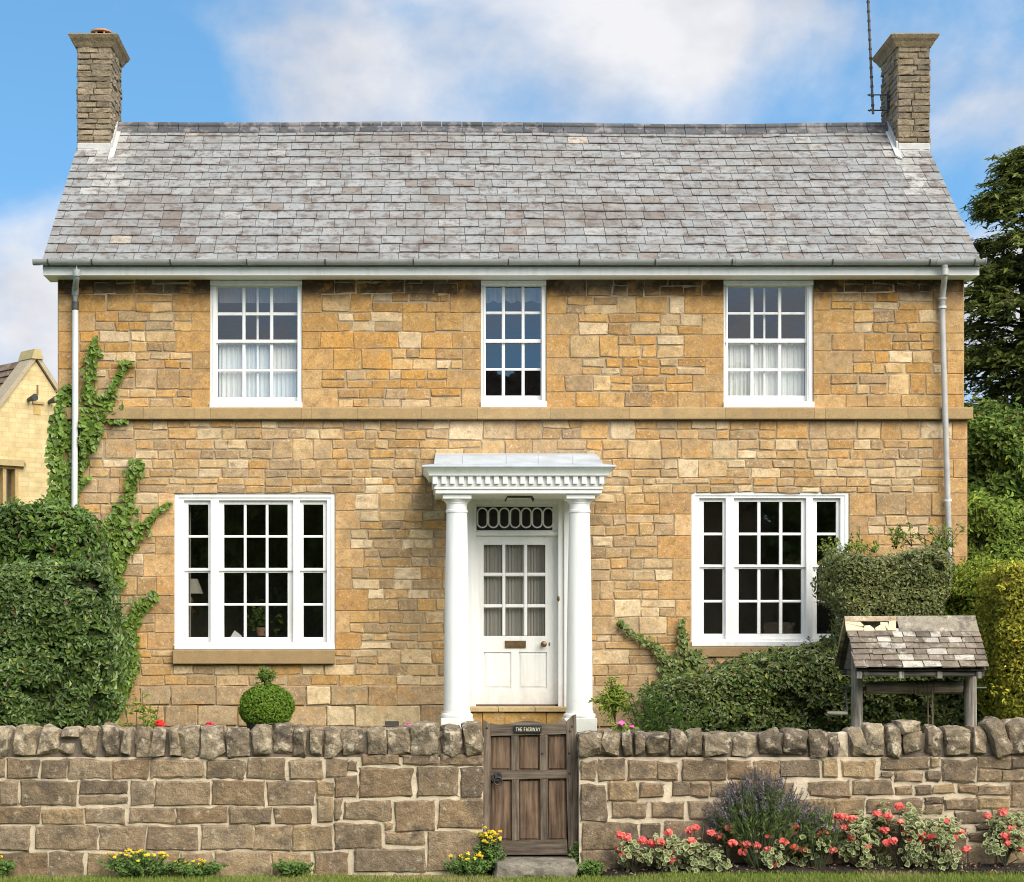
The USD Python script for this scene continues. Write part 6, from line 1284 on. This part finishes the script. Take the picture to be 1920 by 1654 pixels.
# grass
n = 52000; gxp = r.uniform(gx(-40), gx(1960), n); gyp = -6.02 - r.random(n) * 0.75
d_w = n3(np.c_[gxp, gyp, 0 * gxp], 1.4, 2)
keep = np.where(gxp > BX0, gyp < -6.31 + 0.03 * np.sin(gxp * 7), gyp < -6.10 - 0.10 * d_w) & ~((gxp > gx(915)) & (gxp < gx(1086)) & (gyp > -6.30)) & (r.random(n) < np.where(gxp < gx(560), 0.25 + (gyp < -6.33) * 0.5, 0.9))
gxp, gyp, d_w = gxp[keep], gyp[keep], d_w[keep]; n = len(gxp); z0 = verge_z(gxp, gyp); hgt = r.uniform(0.018, 0.05, n); a = r.uniform(0, 2 * math.pi, n); w = r.uniform(0.0015, 0.003, n)
lean = np.stack([np.cos(a), np.sin(a)], 1) * (hgt * r.uniform(0.1, 0.8, n))[:, None]; px_ = np.stack([-np.sin(a), np.cos(a)], 1) * w[:, None]
B = np.stack([gxp, gyp, z0], 1); V = np.zeros((n, 5, 3)); V[:, 0] = B; V[:, 0, :2] += px_; V[:, 1] = B; V[:, 1, :2] -= px_
M_ = B + np.c_[lean * 0.4, hgt * 0.6]; V[:, 2] = M_; V[:, 2, :2] += px_ * 0.8; V[:, 3] = M_; V[:, 3, :2] -= px_ * 0.8; V[:, 4] = B + np.c_[lean, hgt]
F = (np.arange(n)[:, None, None] * 5 + np.array([[0, 1, 3], [0, 3, 2], [2, 3, 4]])[None]).reshape(-1, 3)
dry = np.clip((d_w - 0.5) * 4, 0, 1)[:, None]; col = (np.array([[0.19, 0.245, 0.045]]) * (1 - dry) + np.array([[0.36, 0.30, 0.13]]) * dry) * r.uniform(0.7, 1.35, (n, 1))
setting('grass', (V.reshape(-1, 3), F, np.repeat(col, 5, 0)), 'leaf_matt', kind='stuff', label='short green grass of the verge with dry patches', category='grass')

# geraniums: cream edged leaves, coral heads on stalks
CORAL = [(0.80, 0.12, 0.10), (0.85, 0.20, 0.17), (0.75, 0.08, 0.09), (0.88, 0.30, 0.24)]
def geranium(px, py0, w, h, heads, seed, label, y=-6.17):
    r = np.random.default_rng(seed); b = at(px, py0, y); b[2] = float(bed_z(b[0], y)); k = (y - CY) / FPX; t = thing('geranium', label, 'geranium', b, 'coral geraniums along the flower bed')
    W_, H_ = w * k / 2, h * k; n = int(290 * (w / 70) * (h / 80)); st, mbq = MB(), MB()
    cl = [(r.uniform(-0.75, 0.75) * W_, r.normal(0, 0.05), H_ * r.uniform(0.10, 0.92)) for _ in range(10)]
    P = np.array([np.array(cl[r.integers(9)]) + r.normal(0, 1, 3) * [W_ * 0.22, 0.05, H_ * 0.10] for _ in range(n)]); P[:, 2] = np.maximum(P[:, 2], 0.02); P += b
    for c in cl: st.add(tube([b, b + np.array(c) * [0.5, 0.5, 0.55], b + np.array(c)], [0.008, 0.006, 0.004], 5))
    N = (P - (b + [0, 0.03, H_ * 0.3])); N /= np.linalg.norm(N, axis=1, keepdims=True); N += [0, -0.4, 0.5]
    L = round_leaves(P, N, 0.046, r); part(t, 'leaves', L, 'leaf_matt')
    for hx, hy in heads:
        c = at(hx, hy, y - 0.06 + r.normal(0, 0.03)); st.add(tube([b + [(c[0] - b[0]) * 0.4, 0, H_ * 0.4], (b * 0.3 + c * 0.7), c], [0.004, 0.0035, 0.003], 4))
        part(t, 'flower_head', blossom(r, c, r.uniform(0.035, 0.05), 44, CORAL, 0.034, (0, -0.7, 0.5)), 'leaf_matt')
    part(t, 'stems', st, 'twig')
def round_leaves(P, N, size, r):
    n = len(P); N = N + r.normal(0, 0.4, (n, 3)); N /= np.linalg.norm(N, axis=1, keepdims=True); A = np.cross(N, r.normal(size=(n, 3))); A /= np.linalg.norm(A, axis=1, keepdims=True); B = np.cross(N, A); s = size * r.uniform(0.55, 1.25, n) / 2
    a = np.linspace(0, 2 * math.pi, 7, endpoint=False); ro = 1 + 0.12 * np.cos(a * 3.5)
    ring = lambda f, lift: P[:, None] + (np.cos(a)[None, :, None] * A[:, None] + np.sin(a)[None, :, None] * B[:, None]) * (s[:, None] * f * ro)[:, :, None] + N[:, None] * (s * lift)[:, None, None] * (1 + 0.5 * np.sin(a * 2))[None, :, None]
    V = np.concatenate([P[:, None], ring(0.62, 0.12), ring(0.72, 0.14), ring(1.0, 0.28)], 1); f = []
    for j in range(7):
        k = (j + 1) % 7; f.append([0, 1 + j, 1 + k])
        for q in (1, 8): f += [[q + j, q + 7 + j, q + 7 + k], [q + j, q + 7 + k, q + k]]
    F = (np.arange(n)[:, None, None] * 22 + np.array(f)[None]).reshape(-1, 3)
    G = np.array([0.12, 0.18, 0.055]) * r.uniform(0.7, 1.3, (n, 1)); E = np.array([0.45, 0.45, 0.25]) * r.uniform(0.8, 1.15, (n, 1)); T = np.concatenate([np.repeat(G[:, None], 8, 1), np.repeat(E[:, None], 14, 1)], 1)
    return V.reshape(-1, 3), F, T.reshape(-1, 3)
geranium(1188, 1630, 62, 62, [(1163, 1566), (1175, 1570), (1165, 1592), (1172, 1602)], 201, 'geranium nearest the gate with red heads leaning left')
geranium(1240, 1634, 58, 70, [(1204, 1575), (1222, 1580), (1238, 1578), (1254, 1560), (1246, 1590), (1250, 1606), (1258, 1612)], 202, 'second geranium from the gate with a broad bank of coral heads')
geranium(1290, 1634, 62, 66, [(1295, 1556), (1304, 1551), (1296, 1577), (1283, 1588)], 203, 'third geranium from the gate, its red head held high')
geranium(1338, 1622, 70, 50, [(1333, 1561), (1367, 1552), (1350, 1568), (1372, 1580)], 204, 'low spreading geranium left of the lavender foot')
geranium(1436, 1640, 76, 62, [(1398, 1582), (1440, 1567), (1418, 1586), (1438, 1592), (1469, 1578), (1392, 1596), (1452, 1620)], 205, 'geranium below the lavender with a red head near the soil')
geranium(1516, 1630, 76, 80, [(1490, 1550), (1489, 1563), (1508, 1564), (1528, 1566), (1546, 1560), (1490, 1588), (1508, 1592), (1560, 1594), (1536, 1562)], 206, 'bushy geranium right of the lavender below its side shoot')
geranium(1614, 1624, 92, 100, [(1570, 1530), (1582, 1532), (1598, 1534), (1584, 1550), (1602, 1556), (1644, 1525), (1597, 1570), (1658, 1556), (1662, 1580)], 207, 'tall geranium with heads spread across pale mortar joints')
geranium(1686, 1624, 80, 110, [(1666, 1530), (1687, 1540), (1686, 1512), (1700, 1558), (1720, 1556), (1728, 1564), (1706, 1574), (1672, 1576), (1626, 1586)], 208, 'geranium with one small red head standing highest of all')
geranium(1762, 1626, 92, 90, [(1772, 1540), (1756, 1552), (1748, 1568), (1782, 1568), (1792, 1570), (1802, 1560), (1758, 1582), (1728, 1572), (1812, 1592)], 209, 'wide geranium left of the bare gap in the flower bed')
geranium(1884, 1626, 76, 94, [(1852, 1530), (1880, 1522), (1896, 1552), (1884, 1566), (1914, 1566), (1914, 1592), (1890, 1580)], 210, 'geranium at the right end of the bed past the bare gap')

# lavender
def lavender(px, py0, w, h, n, seed, label, y=-6.18, bloom=0.75):
    r = np.random.default_rng(seed); b = at(px, py0, y); b[2] = 0.09; k = (y - CY) / FPX; t = thing('lavender', label, 'lavender', b); st, fl, lv = MB(), MB(), MB()
    for i in range(n):
        a = r.normal(0, 0.62); yy = r.normal(0, 0.10); L = h * k * r.uniform(0.62, 1.03) * math.cos(min(abs(a), 1.0)) ** 0.45; tip = b + [math.sin(a) * w * k * 0.64, yy, L * math.cos(a * 0.5)]
        tip[1] = min(max(tip[1], -6.42), YW - 0.025); foot = b + [math.sin(a) * w * k * 0.12, yy * 0.4, r.uniform(0, 0.06)]; m_ = (foot + tip) / 2 + [math.sin(a) * 0.01, 0, 0.05]
        s_ = np.linspace(0, 1, 5)[:, None]; P = (1 - s_) ** 2 * foot + 2 * s_ * (1 - s_) * m_ + s_ ** 2 * tip
        st.add(tube(P, 0.0022, 3, False), np.array([0.085, 0.10, 0.05]) * r.uniform(0.7, 1.2))
        kk = 14; u_ = r.uniform(0.42, 0.82, kk); Q_ = np.array([np.interp(u_, s_[:, 0], P[:, j]) for j in range(3)]).T; lv.add(leaves(Q_ + r.normal(0, 0.008, (kk, 3)), r.normal(0, 1, (kk, 3)) + [0, -0.6, 0.3], 0.050, r, [(0.09, 0.15, 0.045), (0.13, 0.20, 0.06), (0.16, 0.20, 0.09)], 0.11, -0.4, dirs=np.tile(tip - foot, (kk, 1)) * 2))
        if r.random() < bloom:
            kk = 12; u_ = r.uniform(0.80, 1.0, kk); Q_ = np.array([np.interp(u_, s_[:, 0], P[:, j]) for j in range(3)]).T; fl.add(leaves(Q_ + r.normal(0, 0.006, (kk, 3)), r.normal(0, 1, (kk, 3)) + [0, -0.8, 0.2], 0.021, r, [(0.17, 0.14, 0.21), (0.22, 0.18, 0.26), (0.15, 0.125, 0.15), (0.25, 0.21, 0.26)], 0.6, -0.3))
    part(t, 'stems', st, 'leaf_matt'); part(t, 'leaves', lv, 'leaf_matt'); part(t, 'flower_spikes', fl, 'leaf_matt', kind='stuff')
lavender(1428, 1570, 172, 186, 380, 301, 'large lavender bush with mauve spikes spreading against the wall')
lavender(1532, 1556, 84, 132, 120, 302, 'small grassy lavender tuft right of the big lavender bush', bloom=0.3)

# yellow flowered tufts at the foot of the wall
COR = [(0.09, 0.17, 0.04), (0.13, 0.22, 0.06), (0.06, 0.13, 0.03), (0.16, 0.25, 0.08)]
def tuft(px, py0, w, h, label, seed, yellow=24, y=-6.14):
    b = at(px, py0, y); b[2] = float(verge_z(b[0], y)); k = (y - CY) / FPX
    t, tips, r = plant('yellow_flowered_tuft' if yellow else 'green_tuft', label, 'plant', b, int(20 + w * 0.55), h * k * 0.95, w * k * 0.62, 0.028, COR, seed, 0.7, 26)
    tips = tips[np.argsort(-tips[:, 2])]
    for i in range(min(yellow, len(tips))):
        c = tips[i % len(tips)] + r.normal(0, 0.008, 3) + [0, -0.015, 0.012]; part(t, 'flower', blossom(r, c, 0.015, 10, [(0.80, 0.55, 0.03), (0.85, 0.65, 0.06)], 0.022), 'leaf_matt')
tuft(272, 1652, 132, 52, 'wide leafy tuft dotted with yellow flowers at the foot of the left wall', 401, 30)
tuft(370, 1654, 84, 32, 'smaller yellow dotted tuft touching the wide one on its right', 402, 8)
tuft(548, 1652, 66, 34, 'plain green ferny tuft without flowers below the left wall', 403, 0)
tuft(884, 1648, 84, 46, 'low yellow flowered tuft left of the gate step', 404, 12)
tuft(918, 1612, 44, 100, 'upright yellow flowered plant at the left foot of the gate', 405, 26, y=-6.05)
tuft(1106, 1642, 56, 34, 'small green tuft right of the gate step', 406, 0)
tuft(-6, 1652, 52, 40, 'tuft with a yellow flower cut by the left edge', 407, 3)
tuft(1084, 1600, 22, 70, 'thin green weed in the gap right of the gate', 408, 0, y=-5.93)

# ---------------------------------------------------------------- across the road: what the panes reflect
oh = thing('opposite_house', 'house across the road with dark tiled roof, seen mirrored in the middle upper window', 'house', (1.5, -34, -0.1))
OY0, OY1, OE, ORG = -31.0, -38.0, 5.9, 9.75
part(oh, 'wall', bx(-3.6, 8.5, OY1, OY0, -0.2, OE), 'opposite_wall')
orf = part(oh, 'roof', (np.array([[-3.9, OY0 + .4, OE - .2], [8.8, OY0 + .4, OE - .2], [8.8, (OY0 + OY1) / 2, ORG], [-3.9, (OY0 + OY1) / 2, ORG], [8.8, OY1 - .4, OE - .2], [-3.9, OY1 - .4, OE - .2]]), np.array([[0, 2, 1], [0, 3, 2], [3, 4, 2], [3, 5, 4], [0, 1, 4], [0, 4, 5], [0, 5, 3], [1, 2, 4]])), 'opposite_roof')
m = MB()
for i in range(22):
    t_ = i / 22; y = OY0 + .4 + (-3.9) * t_; z = OE - .2 + (ORG - OE + .2) * t_; m.add(bx(-3.9, 8.8, y - 0.17, y + 0.02, z + 0.01, z + 0.05 + 0.02 * (i % 2)))
part(orf, 'roof_courses', m, 'opposite_roof')
part(orf, 'chimney', bx(6.8, 7.6, -35, -34.2, ORG - 1.2, ORG + 1.3), 'opposite_wall')
def broadleaf(label, base, h, rad, seed, group=None):
    r = np.random.default_rng(seed); base = np.asarray(base, float); t = thing('broadleaf_tree', label, 'tree', base, group)
    part(t, 'trunk', tube([base, base + [0.1, 0, h * 0.35], base + [0, 0.1, h * 0.75]], [0.3, 0.24, 0.1], 8), 'bark')
    cl = np.array([base + [r.normal(0, rad * 0.55), r.normal(0, rad * 0.4), h * r.uniform(0.1, 0.95)] for _ in range(60)]); n = 12000; P = cl[r.integers(60, size=n)] + r.normal(0, rad * 0.22, (n, 3)); P[:, 2] = np.maximum(P[:, 2], 0.2)
    part(t, 'crown', leaves(P, r.normal(0, 1, (n, 3)) + [0, 0, 0.6], 0.36, r, G_MID, 0.6), 'leaf_matt')
for i, (x, y, h, rd, lab) in enumerate([(-4.9, -30, 7.0, 1.9, 'small leafy tree added by the near corner across the road to fill a reflected gap'), (-7.0, -30, 7.6, 2.8, 'first leafy tree to one side of the house across the road'), (-12, -32, 8.5, 3.4, 'second leafy tree along from the house across the road'), (-18, -31, 8.0, 3.6, 'third leafy tree along from the house across the road'),  # first tree added, unseen, to close a bright gap in the reflections
                                        (12.0, -31, 7.6, 3.0, 'leafy tree beside the tall chimney of the house across the road'), (17, -32, 8.5, 3.6, 'leafy tree one beyond the tall chimney across the road'), (23, -31, 8.0, 3.6, 'leafy tree two beyond the tall chimney across the road')]):
    broadleaf(lab, [x, y, -0.1], h, rd, 500 + i)
rg = np.random.default_rng(77)
for x0, x1, lab in ((-34.0, -4.2, 'tall dark hedge added across the road to darken the panes, left of the house there'), (9.0, 36.0, 'tall dark hedge added across the road to darken the panes, right of the house there')):  # hedges added out of view so the lower panes mirror less bright sky
    poly = smoothpoly(sbox(x0, -0.3, x1, 6.4), 0.4, rg, 0.4); t = thing('added_hedge', lab, 'hedge', ((x0 + x1) / 2, -35, -0.1))
    V, F, T = leafy(poly, -1.0, 1.0, 9000, 0.30, G_DARK, rg, 0.8, 0.3, hole=0.3); V = V * [1, -1, 1] + [0, -35, 0]; part(t, 'leaves', (V, F[:, ::-1], T), 'leaf_matt')
    V, F = core(poly, -1.0, 1.0, 0.3); part(t, 'branches', (V + [0, -35.3, 0], F), 'twig')
